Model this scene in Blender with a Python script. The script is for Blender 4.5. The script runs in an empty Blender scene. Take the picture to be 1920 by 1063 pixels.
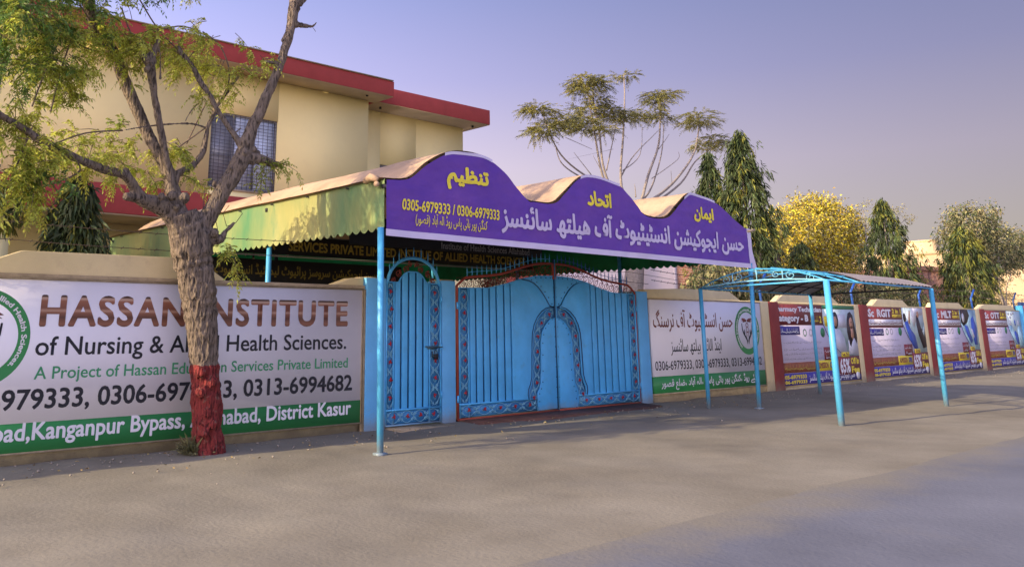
import bpy, math, random, unicodedata
import numpy as np
from mathutils import Vector, Matrix, noise
R = math.radians
random.seed(7); rng = np.random.default_rng(7)
SC = bpy.context.scene; COL = SC.collection

# ------------------------------------------------------------------ camera
YAW, PITCH, ROLL, FPX, PX, PY, SRC_W, SRC_H = R(41.1242), R(13.6603), R(-.1865), 1600.4, 828.1, 227.05, 1920.0, 1063.0
fw = np.array([math.sin(YAW)*math.cos(PITCH), math.cos(YAW)*math.cos(PITCH), math.sin(PITCH)])
r0 = np.array([math.cos(YAW), -math.sin(YAW), 0]); u0 = np.cross(r0, fw)
rt = r0*math.cos(ROLL)+u0*math.sin(ROLL); up = -r0*math.sin(ROLL)+u0*math.cos(ROLL)
CAM = np.array([0, -11.619, 1.6])
cd = bpy.data.cameras.new('camera'); cam = bpy.data.objects.new('camera', cd); COL.objects.link(cam); SC.camera = cam
cd.sensor_width = 36; cd.lens = FPX/SRC_W*36; cd.clip_start = .05; cd.clip_end = 3000
cd.shift_x = (SRC_W/2-PX)/SRC_W; cd.shift_y = (PY-SRC_H/2)/SRC_W
cam.matrix_world = Matrix(((rt[0], up[0], -fw[0], CAM[0]), (rt[1], up[1], -fw[1], CAM[1]), (rt[2], up[2], -fw[2], CAM[2]), (0, 0, 0, 1)))

def at(u, v, ax, val):
    """point of the place seen at photo pixel (u, v), on the plane axis ax = val"""
    d = fw+rt*(u-PX)/FPX-up*(v-PY)/FPX
    return CAM+d*(val-CAM[ax])/d[ax]

# ------------------------------------------------------------------ world, sun, exposure
SUN_EL, SUN_AZ = 21.0, 9.0          # light travels towards +X, a touch towards the street
w = bpy.data.worlds.new('World'); SC.world = w; w.use_nodes = True
nt = w.node_tree; N = nt.nodes; L = nt.links; bg = N['Background']
sky = N.new('ShaderNodeTexSky'); sky.sky_type = 'NISHITA'; sky.sun_disc = False
sky.sun_elevation = R(SUN_EL); sky.sun_rotation = R(270+SUN_AZ); sky.dust_density = 2.2; sky.air_density = 1.0
tc = N.new('ShaderNodeTexCoord'); sep = N.new('ShaderNodeSeparateXYZ'); L.new(tc.outputs['Generated'], sep.inputs[0])
ramp = N.new('ShaderNodeValToRGB'); L.new(sep.outputs[2], ramp.inputs[0])
e = ramp.color_ramp.elements
e[0].position = 0; e[0].color = (2.2, 1.9, 1.6, 1); e[1].position = 1; e[1].color = (.4, .4, .8, 1)
for p, c in ((.10, (2.2, 1.75, 1.7)), (.18, (2.05, 1.6, 2.05)), (.28, (1.25, 1.1, 2.0)), (.40, (.66, .74, 1.65))):
    q = e.new(p); q.color = (*c, 1)
tint = N.new('ShaderNodeMix'); tint.data_type = 'RGBA'; tint.blend_type = 'MULTIPLY'; tint.inputs[0].default_value = 1
L.new(sky.outputs[0], tint.inputs[6]); tint.inputs[7].default_value = (.20, .18, .165, 1)
add = N.new('ShaderNodeMix'); add.data_type = 'RGBA'; add.blend_type = 'ADD'; add.inputs[0].default_value = 1
L.new(tint.outputs[2], add.inputs[6]); L.new(ramp.outputs[0], add.inputs[7])
# dusty air: the whole sky brightens smoothly from the far right (east) round to the low sun in the west
g1 = N.new('ShaderNodeMapRange'); g1.interpolation_type = 'LINEAR'; L.new(sep.outputs[0], g1.inputs[0])
g1.inputs[1].default_value = 1; g1.inputs[2].default_value = -1; g1.inputs[3].default_value = .68; g1.inputs[4].default_value = 5.2
gm = N.new('ShaderNodeVectorMath'); gm.operation = 'SCALE'; L.new(add.outputs[2], gm.inputs[0]); L.new(g1.outputs[0], gm.inputs['Scale']); L.new(gm.outputs[0], bg.inputs[0])
bg.inputs[1].default_value = .1
sl = bpy.data.lights.new('sun', 'SUN'); sl.energy = 3.3; sl.angle = R(.5); sl.color = (1, .79, .49)
so = bpy.data.objects.new('sun', sl); COL.objects.link(so)
sd = Vector((math.cos(R(SUN_EL))*math.cos(R(SUN_AZ)), -math.cos(R(SUN_EL))*math.sin(R(SUN_AZ)), -math.sin(R(SUN_EL))))
so.rotation_euler = sd.to_track_quat('-Z', 'Y').to_euler(); so.location = (-20, 0, 15)
vs = SC.view_settings; vs.view_transform = 'Standard'; vs.look = 'None'; vs.gamma = 1; vs.use_curve_mapping = False; vs.exposure = 1.05
SC.cycles.max_bounces = 8; SC.cycles.transparent_max_bounces = 8

# ------------------------------------------------------------------ materials
def M(name, col, rough=.8, var=.12, scale=3, bump=0, bscale=60, metal=0, spec=.4, col2=None, stretch=(1, 1, 1), island=0, transl=0, spots=0, spotcol=(.25, .2, .15)):
    m = bpy.data.materials.new(name); m.use_nodes = True
    n = m.node_tree.nodes; l = m.node_tree.links; b = n['Principled BSDF']
    b.inputs['Roughness'].default_value = rough; b.inputs['Metallic'].default_value = metal; b.inputs['Specular IOR Level'].default_value = spec
    t = n.new('ShaderNodeTexCoord'); mp = n.new('ShaderNodeMapping'); l.new(t.outputs['Object'], mp.inputs[0]); mp.inputs['Scale'].default_value = stretch
    nz = n.new('ShaderNodeTexNoise'); nz.inputs['Scale'].default_value = scale; nz.inputs['Detail'].default_value = 6; nz.inputs['Roughness'].default_value = .62
    l.new(mp.outputs[0], nz.inputs['Vector'])
    mr = n.new('ShaderNodeMapRange'); mr.inputs[1].default_value = .3; mr.inputs[2].default_value = .7; l.new(nz.outputs[0], mr.inputs[0])
    mx = n.new('ShaderNodeMix'); mx.data_type = 'RGBA'; l.new(mr.outputs[0], mx.inputs[0])
    c1 = tuple(min(1, c*(1-var)) for c in col); c2 = tuple(min(1, c*(1+var)) for c in (col2 or col))
    mx.inputs[6].default_value = (*c1, 1); mx.inputs[7].default_value = (*c2, 1)
    out = mx.outputs[2]
    if spots:
        ns = n.new('ShaderNodeTexNoise'); ns.inputs['Scale'].default_value = scale*2.7; ns.inputs['Detail'].default_value = 8; ns.inputs['Roughness'].default_value = .7
        l.new(mp.outputs[0], ns.inputs['Vector'])
        rs = n.new('ShaderNodeMapRange'); rs.inputs[1].default_value = .56; rs.inputs[2].default_value = .72; rs.inputs[4].default_value = spots; l.new(ns.outputs[0], rs.inputs[0])
        ms = n.new('ShaderNodeMix'); ms.data_type = 'RGBA'; l.new(rs.outputs[0], ms.inputs[0]); l.new(out, ms.inputs[6]); ms.inputs[7].default_value = (*spotcol, 1)
        out = ms.outputs[2]
    if island:
        g = n.new('ShaderNodeNewGeometry'); hs = n.new('ShaderNodeHueSaturation'); l.new(out, hs.inputs['Color'])
        a = n.new('ShaderNodeMapRange'); a.inputs[3].default_value = 1-island; a.inputs[4].default_value = 1+island; l.new(g.outputs['Random Per Island'], a.inputs[0]); l.new(a.outputs[0], hs.inputs['Value'])
        h = n.new('ShaderNodeMapRange'); h.inputs[3].default_value = .475; h.inputs[4].default_value = .525; l.new(g.outputs['Random Per Island'], h.inputs[0]); l.new(h.outputs[0], hs.inputs['Hue'])
        out = hs.outputs[0]
    l.new(out, b.inputs['Base Color'])
    if bump:
        nb = n.new('ShaderNodeTexNoise'); nb.inputs['Scale'].default_value = bscale; nb.inputs['Detail'].default_value = 5; l.new(mp.outputs[0], nb.inputs['Vector'])
        bp = n.new('ShaderNodeBump'); bp.inputs['Strength'].default_value = bump; bp.inputs['Distance'].default_value = .02; l.new(nb.outputs[0], bp.inputs['Height']); l.new(bp.outputs[0], b.inputs['Normal'])
    if transl:
        tr = n.new('ShaderNodeBsdfTranslucent'); l.new(out, tr.inputs[0]); ad = n.new('ShaderNodeMixShader'); ad.inputs[0].default_value = transl
        l.new(b.outputs[0], ad.inputs[1]); l.new(tr.outputs[0], ad.inputs[2]); l.new(ad.outputs[0], n['Material Output'].inputs[0])
    return m

CREAM = M('cream_paint', (.72, .60, .34), .85, .10, 1.3, .25, 90, spots=.35, spotcol=(.45, .34, .22))
CREAM_B = M('facade_paint', (.90, .77, .37), .85, .04, .5, .12, 40, spots=.12, spotcol=(.6, .46, .28))
COPING = M('weathered_coping', (.42, .33, .21), .9, .25, 6, .3, 60, spots=.6, spotcol=(.14, .11, .08))
RED = M('red_paint', (.36, .055, .05), .8, .12, 2, .15, 50)
DRED = M('maroon_pilaster', (.26, .045, .04), .8, .14, 3, .2, 50)
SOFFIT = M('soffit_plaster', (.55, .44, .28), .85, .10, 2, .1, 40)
BLUE = M('blue_gloss_paint', (.08, .43, .82), .42, .13, 2.2, .12, 25, spec=.5, spots=.35, spotcol=(.10, .22, .33))
BLUE2 = M('blue_wall_paint', (.13, .46, .82), .6, .10, 2, .2, 60, spots=.3, spotcol=(.16, .3, .42))
POLE = M('blue_pole_paint', (.07, .36, .62), .4, .1, 5, .1, 40, spec=.5, spots=.3, spotcol=(.12, .2, .25), stretch=(1, 1, .3))
DBLUE = M('dark_blue_paint_and_shade', (.03, .06, .16), .5, .2, 5)  # dark paint; on the inner canopy post it stands for shade
ROYAL = M('royal_blue_paint', (.02, .09, .38), .5, .2, 5)
GROOVE = M('dark_shade_blue', (.012, .06, .15), .6, .25, 6)  # shade painted into grooves and arch lines; also dark rivets and left stile
REDMET = M('red_oxide_steel', (.30, .05, .03), .55, .2, 8, .1, 60)
ROSE = M('red_rose_paint', (.34, .015, .025), .5, .2, 20)
DARKROSE = M('dull_red_scroll', (.17, .03, .02), .6, .2, 20)
BORD = M('deep_blue_panel', (.05, .24, .50), .5, .2, 4)
SCROLL = M('scroll_blue', (.22, .52, .68), .45, .2, 20)
BLACK = M('black_board', (.012, .012, .016), .6, .3, 5)
GOLD = M('gold_lettering', (.45, .33, .06), .6, .25, 20)
DIMGREY = M('grey_lettering', (.30, .30, .30), .6, .1)
GREENT = M('green_sheet', (.02, .19, .08), .45, .1, .7, .25, 12, spec=.6, col2=(.33, .29, .09), stretch=(1, 1, .35), spots=.9, spotcol=(.02, .17, .08))  # golden second tone puts sun glare on the dusty sheet into its colour
GREENT.node_tree.nodes['Principled BSDF'].inputs['Coat Weight'].default_value = .3; GREENT.node_tree.nodes['Principled BSDF'].inputs['Coat IOR'].default_value = 2.0; GREENT.node_tree.nodes['Principled BSDF'].inputs['Coat Roughness'].default_value = .5
GREENR = M('green_sheet_clean', (.015, .24, .10), .55, .25, 2.5, .2, 18, transl=.35)
DUST = M('dusty_roof_sheet', (.43, .30, .19), .85, .25, 1.3, .8, 7, spots=.85, spotcol=(.27, .21, .15))
PURPLE = M('purple_vinyl', (.115, .042, .40), .5, .14, 1.6, .9, 3.6, spec=.35, col2=(.13, .05, .31), stretch=(1, 1, 1.6))
LILAC = M('white_vinyl_border', (.60, .55, .74), .55, .06, 2, .4, 3.2)
LILAC_T = M('pale_vinyl_print', (.56, .50, .70), .55, .06, 2, .5, 3.2)
YELLOW_T = M('yellow_vinyl_print', (.80, .68, .06), .55, .08, 2, .5, 3.2)
VINYL = M('white_board_vinyl', (.86, .85, .92), .5, .04, .8, .18, 4, spec=.4, spots=.12, spotcol=(.60, .57, .60))
GREENP = M('green_print', (.035, .25, .075), .5, .08, 1, .18, 4)
INK = M('black_print', (.012, .014, .022), .5, .1)
GREENI = M('green_text_print', (.04, .27, .12), .5, .1)
WHITEP = M('white_print', (.74, .74, .78), .5, .05)
REDURDU = M('brown_red_print', (.20, .055, .045), .5, .2, 6)
P_MAROON = M('poster_maroon', (.19, .04, .045), .5, .12, 3)
P_WHITE = M('poster_white', (.50, .47, .60), .5, .05, 1)
P_BLUE = M('poster_navy', (.055, .045, .27), .5, .1, 3)
P_YELLOW = M('poster_yellow', (.75, .60, .05), .5, .1, 3)
P_BROWN = M('poster_brown', (.26, .085, .04), .5, .3, 6)
P_TEAL = M('poster_teal', (.30, .50, .48), .5, .3, 1.4, col2=(.48, .56, .62))
P_SKYB = M('poster_sky', (.16, .42, .75), .5, .5, 2.2, col2=(.45, .68, .85))
P_DARK = M('poster_dark', (.035, .025, .03), .5, .3, 6)
P_SKIN = M('poster_skin', (.50, .27, .18), .5, .12, 5)
P_SCRUB = M('poster_scrubs', (.05, .11, .48), .5, .25, 5)
P_COAT = M('poster_coat', (.60, .62, .70), .5, .12, 5)
P_GREY = M('poster_grey', (.30, .30, .34), .5, .1)
P_GREEN = M('poster_green', (.04, .22, .10), .5, .1)
WINFR = M('window_frame_paint', (.20, .20, .22), .6, .2, 6)
GRILLE = M('window_grille', (.07, .075, .09), .6, .2, 6)
PANE_D = M('dark_pane', (.26, .27, .30), .25, .15, 2, spec=.7)
PANE_L = M('sky_reflection_pane', (.62, .70, .84), .12, .2, 2, spec=.8)  # pale sky reflection painted into the pane colour
WIRE = M('rusty_wire', (.10, .075, .06), .7, .3, 20)
BARK = M('bark', (.165, .13, .10), .95, .35, 16, 0, 1, spots=.7, spotcol=(.05, .038, .03), stretch=(1, 1, .3))
TWIG = M('twig_bark', (.14, .105, .08), .95, .3, 12)
PALEBARK = M('pale_bark', (.28, .24, .21), .95, .3, 12, .4, 30)
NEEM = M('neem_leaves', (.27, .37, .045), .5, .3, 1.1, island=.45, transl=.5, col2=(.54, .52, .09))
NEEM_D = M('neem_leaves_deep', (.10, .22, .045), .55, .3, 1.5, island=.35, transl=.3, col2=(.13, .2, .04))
ASHOKA = M('ashoka_leaves', (.022, .050, .020), .6, .35, 1.6, island=.5, transl=.08, col2=(.07, .09, .03), spec=.3)
ASHOKA_Y = M('ashoka_leaves_yellow', (.08, .12, .025), .6, .35, 2.4, island=.45, transl=.15, col2=(.22, .21, .035), spec=.3)
YELLOWL = M('yellow_leaves', (.38, .35, .035), .6, .3, 1.0, island=.3, transl=.3, col2=(.72, .56, .06))
OLIVE = M('dusty_olive_leaves', (.15, .16, .07), .75, .3, 1.5, island=.4, transl=.2, col2=(.30, .26, .13))
PALEL = M('dry_pale_leaves', (.36, .29, .15), .8, .25, 1.5, island=.3, transl=.2)
MORINGA = M('moringa_leaves', (.11, .13, .07), .7, .3, 1.2, island=.35, transl=.3, col2=(.25, .22, .04))
SAND = M('sandy_plaster', (.56, .42, .25), .9, .15, .5, .3, 8, spots=.4, spotcol=(.42, .33, .22))
PINKW = M('pale_pink_plaster', (.86, .74, .70), .9, .06, .7, .1, 8)
BRICKM = M('brick_clay', (.27, .11, .075), .9, .35, 9, .3, 40)
MORTAR = M('mortar', (.30, .24, .20), .95, .2, 9)
RUST_ROOF = M('shelter_sheet', (.33, .29, .27), .7, .15, 3, .2, 12, spots=.4, spotcol=(.22, .19, .17))
DKSTEEL = M('dark_steel', (.02, .02, .025), .6, .2, 6)
GLASSBULB = M('bulb_glass', (.7, .68, .6), .1, .02, 3, spec=.8)
BRASS = M('latch_metal', (.06, .12, .17), .4, .2, 12, metal=.4)
MAROONC = M('maroon_concrete', (.12, .06, .045), .85, .3, 4, .3, 30)
CLOTHO = M('orange_wall', (.55, .13, .08), .8, .2, 3)

def splash(m, h, col, amt=.7):
    """mud thrown up along the foot of a wall or post (object height above the ground)"""
    n = m.node_tree.nodes; l = m.node_tree.links; b = n['Principled BSDF']; src = b.inputs['Base Color'].links[0].from_socket
    t = n.new('ShaderNodeTexCoord'); s = n.new('ShaderNodeSeparateXYZ'); l.new(t.outputs['Object'], s.inputs[0]); z = n.new('ShaderNodeTexNoise'); z.inputs['Scale'].default_value = 3.5; z.inputs['Detail'].default_value = 9; z.inputs['Roughness'].default_value = .75; l.new(t.outputs['Object'], z.inputs['Vector'])
    a = n.new('ShaderNodeMath'); a.operation = 'MULTIPLY_ADD'; l.new(z.outputs[0], a.inputs[0]); a.inputs[1].default_value = -h*2.2; l.new(s.outputs[2], a.inputs[2])
    r = n.new('ShaderNodeMapRange'); l.new(a.outputs[0], r.inputs[0]); r.inputs[1].default_value = -h; r.inputs[2].default_value = .04; r.inputs[3].default_value = amt; r.inputs[4].default_value = 0
    x = n.new('ShaderNodeMix'); x.data_type = 'RGBA'; l.new(r.outputs[0], x.inputs[0]); l.new(src, x.inputs[6]); x.inputs[7].default_value = (*col, 1); l.new(x.outputs[2], b.inputs['Base Color'])
for m_, h_ in ((CREAM, .30), (BLUE2, .25), (POLE, .22), (BLUE, .16), (DRED, .25)): splash(m_, h_, (.24, .20, .15))

# ------------------------------------------------------------------ mesh builder
class MB:
    def __init__(s): s.v = []; s.f = []; s.q = []      # python verts/faces plus numpy quad chunks
    def poly(s, pts, faces):
        b = len(s.v); s.v += [tuple(p) for p in pts]; s.f += [tuple(b+i for i in f) for f in faces]; return s
    def box(s, x0, x1, y0, y1, z0, z1):
        return s.poly([(x0, y0, z0), (x1, y0, z0), (x1, y1, z0), (x0, y1, z0), (x0, y0, z1), (x1, y0, z1), (x1, y1, z1), (x0, y1, z1)],
                      [(0, 3, 2, 1), (4, 5, 6, 7), (0, 1, 5, 4), (1, 2, 6, 5), (2, 3, 7, 6), (3, 0, 4, 7)])
    def xz(s, pts, y0, y1):         # polygon in x,z extruded from y0 (street side) to y1
        n = len(pts); v = [(x, y0, z) for x, z in pts]+[(x, y1, z) for x, z in pts]
        a = sum(pts[i][0]*pts[(i+1) % n][1]-pts[(i+1) % n][0]*pts[i][1] for i in range(n))
        fr = tuple(range(n)); bk = tuple(range(2*n-1, n-1, -1)); sd = [((i+1) % n, i, n+i, n+(i+1) % n) for i in range(n)]
        if a < 0: fr = fr[::-1]; bk = bk[::-1]; sd = [x[::-1] for x in sd]
        return s.poly(v, [fr, bk]+sd)
    def yz(s, pts, x0, x1):
        n = len(pts); v = [(x0, y, z) for y, z in pts]+[(x1, y, z) for y, z in pts]
        return s.poly(v, [tuple(range(n)), tuple(range(2*n-1, n-1, -1))]+[((i+1) % n, i, n+i, n+(i+1) % n) for i in range(n)])
    def tube(s, pts, r, n=6, cap=True):
        P = [Vector(p) for p in pts]; k = len(P); rr = list(r) if hasattr(r, '__len__') else [r]*k
        b = len(s.v); ref = Vector((0, 0, 1)); a = None
        for i, p in enumerate(P):
            t = (P[min(i+1, k-1)]-P[max(i-1, 0)]); t = t.normalized() if t.length > 1e-9 else Vector((0, 0, 1))
            if a is None:
                a = t.cross(ref);
                if a.length < .1: a = t.cross(Vector((1, 0, 0)))
            a = (a-t*a.dot(t)).normalized(); c = t.cross(a)
            for j in range(n):
                an = 2*math.pi*j/n; s.v.append(tuple(p+(a*math.cos(an)+c*math.sin(an))*rr[i]))
        for i in range(k-1):
            for j in range(n):
                s.f.append((b+i*n+j, b+i*n+(j+1) % n, b+(i+1)*n+(j+1) % n, b+(i+1)*n+j))
        if cap: s.f.append(tuple(b+j for j in range(n))[::-1]); s.f.append(tuple(b+(k-1)*n+j for j in range(n)))
        return s
    def ball(s, c, r, n=8, m=5, sq=1):
        b = len(s.v); c = Vector(c)
        for i in range(m+1):
            th = math.pi*i/m
            for j in range(n):
                ph = 2*math.pi*j/n; s.v.append((c.x+r*math.sin(th)*math.cos(ph), c.y+r*math.sin(th)*math.sin(ph), c.z+r*sq*math.cos(th)))
        for i in range(m):
            for j in range(n): s.f.append((b+i*n+j, b+(i+1)*n+j, b+(i+1)*n+(j+1) % n, b+i*n+(j+1) % n))
        return s
    def quads(s, arr): s.q.append(np.asarray(arr, float)); return s      # (N,4,3)
    def mesh(s, name, off=(0, 0, 0)):
        me = bpy.data.meshes.new(name)
        V = np.array(s.v, float).reshape(-1, 3); Q = np.concatenate(s.q).reshape(-1, 3) if s.q else np.zeros((0, 3))
        A = np.concatenate([V, Q])-np.array(off)
        ls = []; lt = []
        for f in s.f: lt.append(len(f)); ls += f
        nq = len(Q)//4; loops = np.concatenate([np.array(ls, int), np.arange(nq*4)+len(V)]); tot = np.concatenate([np.array(lt, int), np.full(nq, 4)])
        me.vertices.add(len(A)); me.vertices.foreach_set('co', A.ravel()); me.loops.add(len(loops)); me.loops.foreach_set('vertex_index', loops.astype(np.int32))
        me.polygons.add(len(tot)); me.polygons.foreach_set('loop_start', (np.cumsum(tot)-tot).astype(np.int32)); me.polygons.foreach_set('loop_total', tot.astype(np.int32))
        me.update(calc_edges=True); me.validate(); return me
    def build(s, name, mat, parent=None, smooth=False, bevel=0, label=None, kind=None):
        off = wloc(parent); me = s.mesh(name, off); me.materials.append(mat)
        if smooth: me.shade_smooth()
        o = bpy.data.objects.new(name, me); COL.objects.link(o)
        if parent: o.parent = parent
        if bevel:
            b = o.modifiers.new('bevel', 'BEVEL'); b.width = bevel; b.segments = 2; b.limit_method = 'ANGLE'
        if label: o['label'] = label
        if kind: o['kind'] = kind
        return o
def wloc(o):
    p = Vector((0, 0, 0))
    while o: p = p+o.location; o = o.parent
    return tuple(p)
def thing(name, label, cat, loc=(0, 0, 0), group=None):
    o = bpy.data.objects.new(name, None); COL.objects.link(o); o.location = tuple(float(a) for a in loc); o['label'] = label; o['category'] = cat
    o.empty_display_size = .2
    if group: o['group'] = group
    return o
def tag(o, label, cat, group=None):
    o['label'] = label; o['category'] = cat
    if group: o['group'] = group
    return o
def kids(o): return [c for c in bpy.data.objects if c.parent == o]
def copy_tree(o, parent=None):
    c = o.copy(); COL.objects.link(c); c.parent = parent
    for ch in kids(o): copy_tree(ch, c)
    return c
def arcpts(cx, cz, rx, rz, a0, a1, n):
    return [(cx+rx*math.cos(R(a0+(a1-a0)*i/n)), cz+rz*math.sin(R(a0+(a1-a0)*i/n))) for i in range(n+1)]
def smooth_pts(pts, rs, k=6):
    """Catmull-Rom through pts with radii"""
    P = [np.array(p, float) for p in pts]; out = []; ro = []
    for i in range(len(P)-1):
        a = P[max(i-1, 0)]; b = P[i]; c = P[i+1]; d = P[min(i+2, len(P)-1)]
        for j in range(k):
            t = j/k; out.append(.5*((2*b)+(c-a)*t+(2*a-5*b+4*c-d)*t*t+(3*b-a-3*c+d)*t**3)); ro.append(rs[i]*(1-t)+rs[i+1]*t)
    out.append(P[-1]); ro.append(rs[-1]); return out, ro

# ------------------------------------------------------------------ lettering
FORMS = {}
for cp in list(range(0xFB50, 0xFC00))+list(range(0xFE80, 0xFEFD)):
    dd = unicodedata.decomposition(chr(cp)).split()
    if len(dd) == 2: FORMS.setdefault(chr(int(dd[1], 16)), {})[dd[0]] = chr(cp)
def urdu(s):
    out = []; n = len(s); dual = lambda c: '<initial>' in FORMS.get(c, {})
    for i, c in enumerate(s):
        f = FORMS.get(c)
        if not f: out.append({'(': ')', ')': '('}.get(c, c)); continue
        p = i > 0 and dual(s[i-1]); nx = i < n-1 and s[i+1] in FORMS and dual(c)
        out.append(f.get('<medial>' if p and nx else '<final>' if p else '<initial>' if nx else '<isolated>', c))
    return ''.join(reversed(out))
_tc = {}
def glyphs(body, bold, res=3, space=1.0):
    key = (body, bold, res, space)
    if key in _tc: return _tc[key]
    c = bpy.data.curves.new('lettering', 'FONT'); c.body = body; c.resolution_u = res; c.space_character = space
    o = bpy.data.objects.new('lettering', c); COL.objects.link(o)
    me = bpy.data.meshes.new_from_object(o.evaluated_get(bpy.context.evaluated_depsgraph_get()))
    V = np.zeros(len(me.vertices)*3); me.vertices.foreach_get('co', V); V = V.reshape(-1, 3); F = [tuple(p.vertices) for p in me.polygons]
    # islands get a hair of depth each so overlapping strokes never share a plane
    par = list(range(len(V)))
    def find(a):
        while par[a] != a: par[a] = par[par[a]]; a = par[a]
        return a
    for f in F:
        for k in f[1:]: par[find(k)] = find(f[0])
    roots = {}; dep = np.zeros(len(V))
    for i in range(len(V)): dep[i] = roots.setdefault(find(i), len(roots)) % 5
    V[:, 2] = dep
    if bold:      # heavier strokes: the outline shifted round a small circle, each copy a hair apart in depth
        k = 8 if bold > .03 else 6; n0 = len(V); VV = [V]; FF = list(F)
        for i in range(k):
            VV.append(V+np.array([bold*math.cos(2*math.pi*i/k), bold*math.sin(2*math.pi*i/k), -.1*(i+1)])); FF += [tuple(a+n0*(i+1) for a in f) for f in F]
        V = np.concatenate(VV); F = FF
    bpy.data.objects.remove(o); bpy.data.meshes.remove(me); bpy.data.curves.remove(c)
    _tc[key] = (V, F); return V, F
def text(body, x0, x1, z0, z1, y, mat, parent, bold=0, space=1.0, fit='box', label=None, name='lettering', xf=None, res=3, slant=0):
    """lettering laid on a plane of constant y; fit 'cap': z0..z1 is baseline..capital height, 'box': the whole box"""
    V, F = glyphs(body, bold, res, space); V = V.copy()
    xa, xb = V[:, 0].min(), V[:, 0].max()
    if fit == 'cap': H = glyphs('H', bold)[0]; za, zb = H[:, 1].min(), H[:, 1].max()
    else: za, zb = V[:, 1].min(), V[:, 1].max()
    X = x0+(V[:, 0]-xa)/(xb-xa)*(x1-x0); Z = z0+(V[:, 1]-za)/(zb-za)*(z1-z0); D = V[:, 2]*.0006
    X = X+slant*(Z-z0)
    if xf: P = [xf(a, b, y-d) for a, b, d in zip(X, Z, D)]
    else: P = np.stack([X, y-D, Z], 1)
    b = MB(); b.v = [tuple(p) for p in P]; b.f = F
    return b.build(name, mat, parent, label=label)
def ltext(body, a, b_, cap, y, mat, parent, **k):
    """Latin line: a = (u, v) of left baseline, b_ = u of right end, cap = v of capital tops above a (photo pixels), on plane y"""
    p = at(a[0], a[1], 1, y); q = at(b_[0], b_[1], 1, y); c = at(a[0], cap, 1, y); z = (p[2]+q[2])/2
    return text(body, p[0], q[0], z, z+c[2]-p[2], y, mat, parent, fit='cap', **k)
def ring_text(body, cx, cz, r0_, r1_, a0, a1, y, mat, parent, bold=.02):
    """lettering bent round a ring, clockwise from angle a0 to a1 (degrees)"""
    def xf(a, b, yy):
        an = R(a0+(a1-a0)*a); rr = r0_+(r1_-r0_)*b; return (cx+rr*math.cos(an), yy, cz+rr*math.sin(an))
    return text(body, 0, 1, 0, 1, y, mat, parent, bold=bold, fit='cap', xf=xf)
def flat(pts, y, mat, parent, name, th=.002, label=None):
    return MB().xz(pts, y, y+th).build(name, mat, parent, label=label)
def ell(cx, cz, rx, rz, n=28): return arcpts(cx, cz, rx, rz, 0, 360-360/n, n-1)
def ringmesh(cx, cz, ro, ri, y, mat, parent, name, n=56):
    b = MB(); v = []; 
    for i in range(n):
        a = 2*math.pi*i/n; v += [(cx+ro*math.cos(a), y, cz+ro*math.sin(a)), (cx+ri*math.cos(a), y, cz+ri*math.sin(a))]
    b.poly(v, [(2*i, 2*((i+1) % n), 2*((i+1) % n)+1, 2*i+1)[::-1] for i in range(n)])
    return b.build(name, mat, parent)

# ------------------------------------------------------------------ foliage
def unit(a): return a/np.maximum(np.linalg.norm(a, axis=-1, keepdims=True), 1e-9)
def rnd(n, s=1.0): return rng.normal(0, s, (n, 3))
def leaves(base, dirs, length, width, droop=.0):
    n = len(base); d = unit(dirs); up_ = unit(np.cross(d, rnd(n))); side = unit(np.cross(d, up_))
    L_ = np.asarray(length).reshape(-1, 1)*np.ones((n, 1)); W_ = np.asarray(width).reshape(-1, 1)*np.ones((n, 1))
    tip = base+d*L_; tip[:, 2] -= droop*L_[:, 0]; mid = base+d*L_*.45+up_*W_*.25
    return np.stack([base, mid+side*W_*.5, tip, mid-side*W_*.5], 1)
def compound(base, dirs, length, k, ll, lw, droop=.5):
    """pinnate leaves: k pairs of leaflets on a drooping midrib"""
    n = len(base); d = unit(dirs); side = unit(np.cross(d, np.array([0, 0, 1.0])+rnd(n, .25))); out = []
    length = np.asarray(length).reshape(-1, 1)*np.ones((n, 1))
    for i in range(k):
        t = (i+1)/k; p = base+d*length*t; p[:, 2] -= droop*length[:, 0]*t*t
        fd = d.copy(); fd[:, 2] -= 2*droop*t; fd = unit(fd)
        for s in ((-1, 1) if i < k-1 else (0,)):
            ld = unit(fd*(.55 if s else 1)+side*s*.8+rnd(n, .18)); ld[:, 2] -= .25
            out.append(leaves(p, ld, ll*rng.uniform(.75, 1.15, (n, 1)), lw, .1))
    rb = base; re = base+d*length; re[:, 2] -= droop*length[:, 0]; w_ = side*.0035
    out.append(np.stack([rb-w_, rb+w_, re+w_*.5, re-w_*.5], 1))
    return np.concatenate(out)
def in_ball(n, c, r, shell=.0):
    p = unit(rnd(n))*(rng.uniform(shell, 1, (n, 1))**(1/3.)); return np.array(c)+p*np.array(r)

print('setup done')
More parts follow.
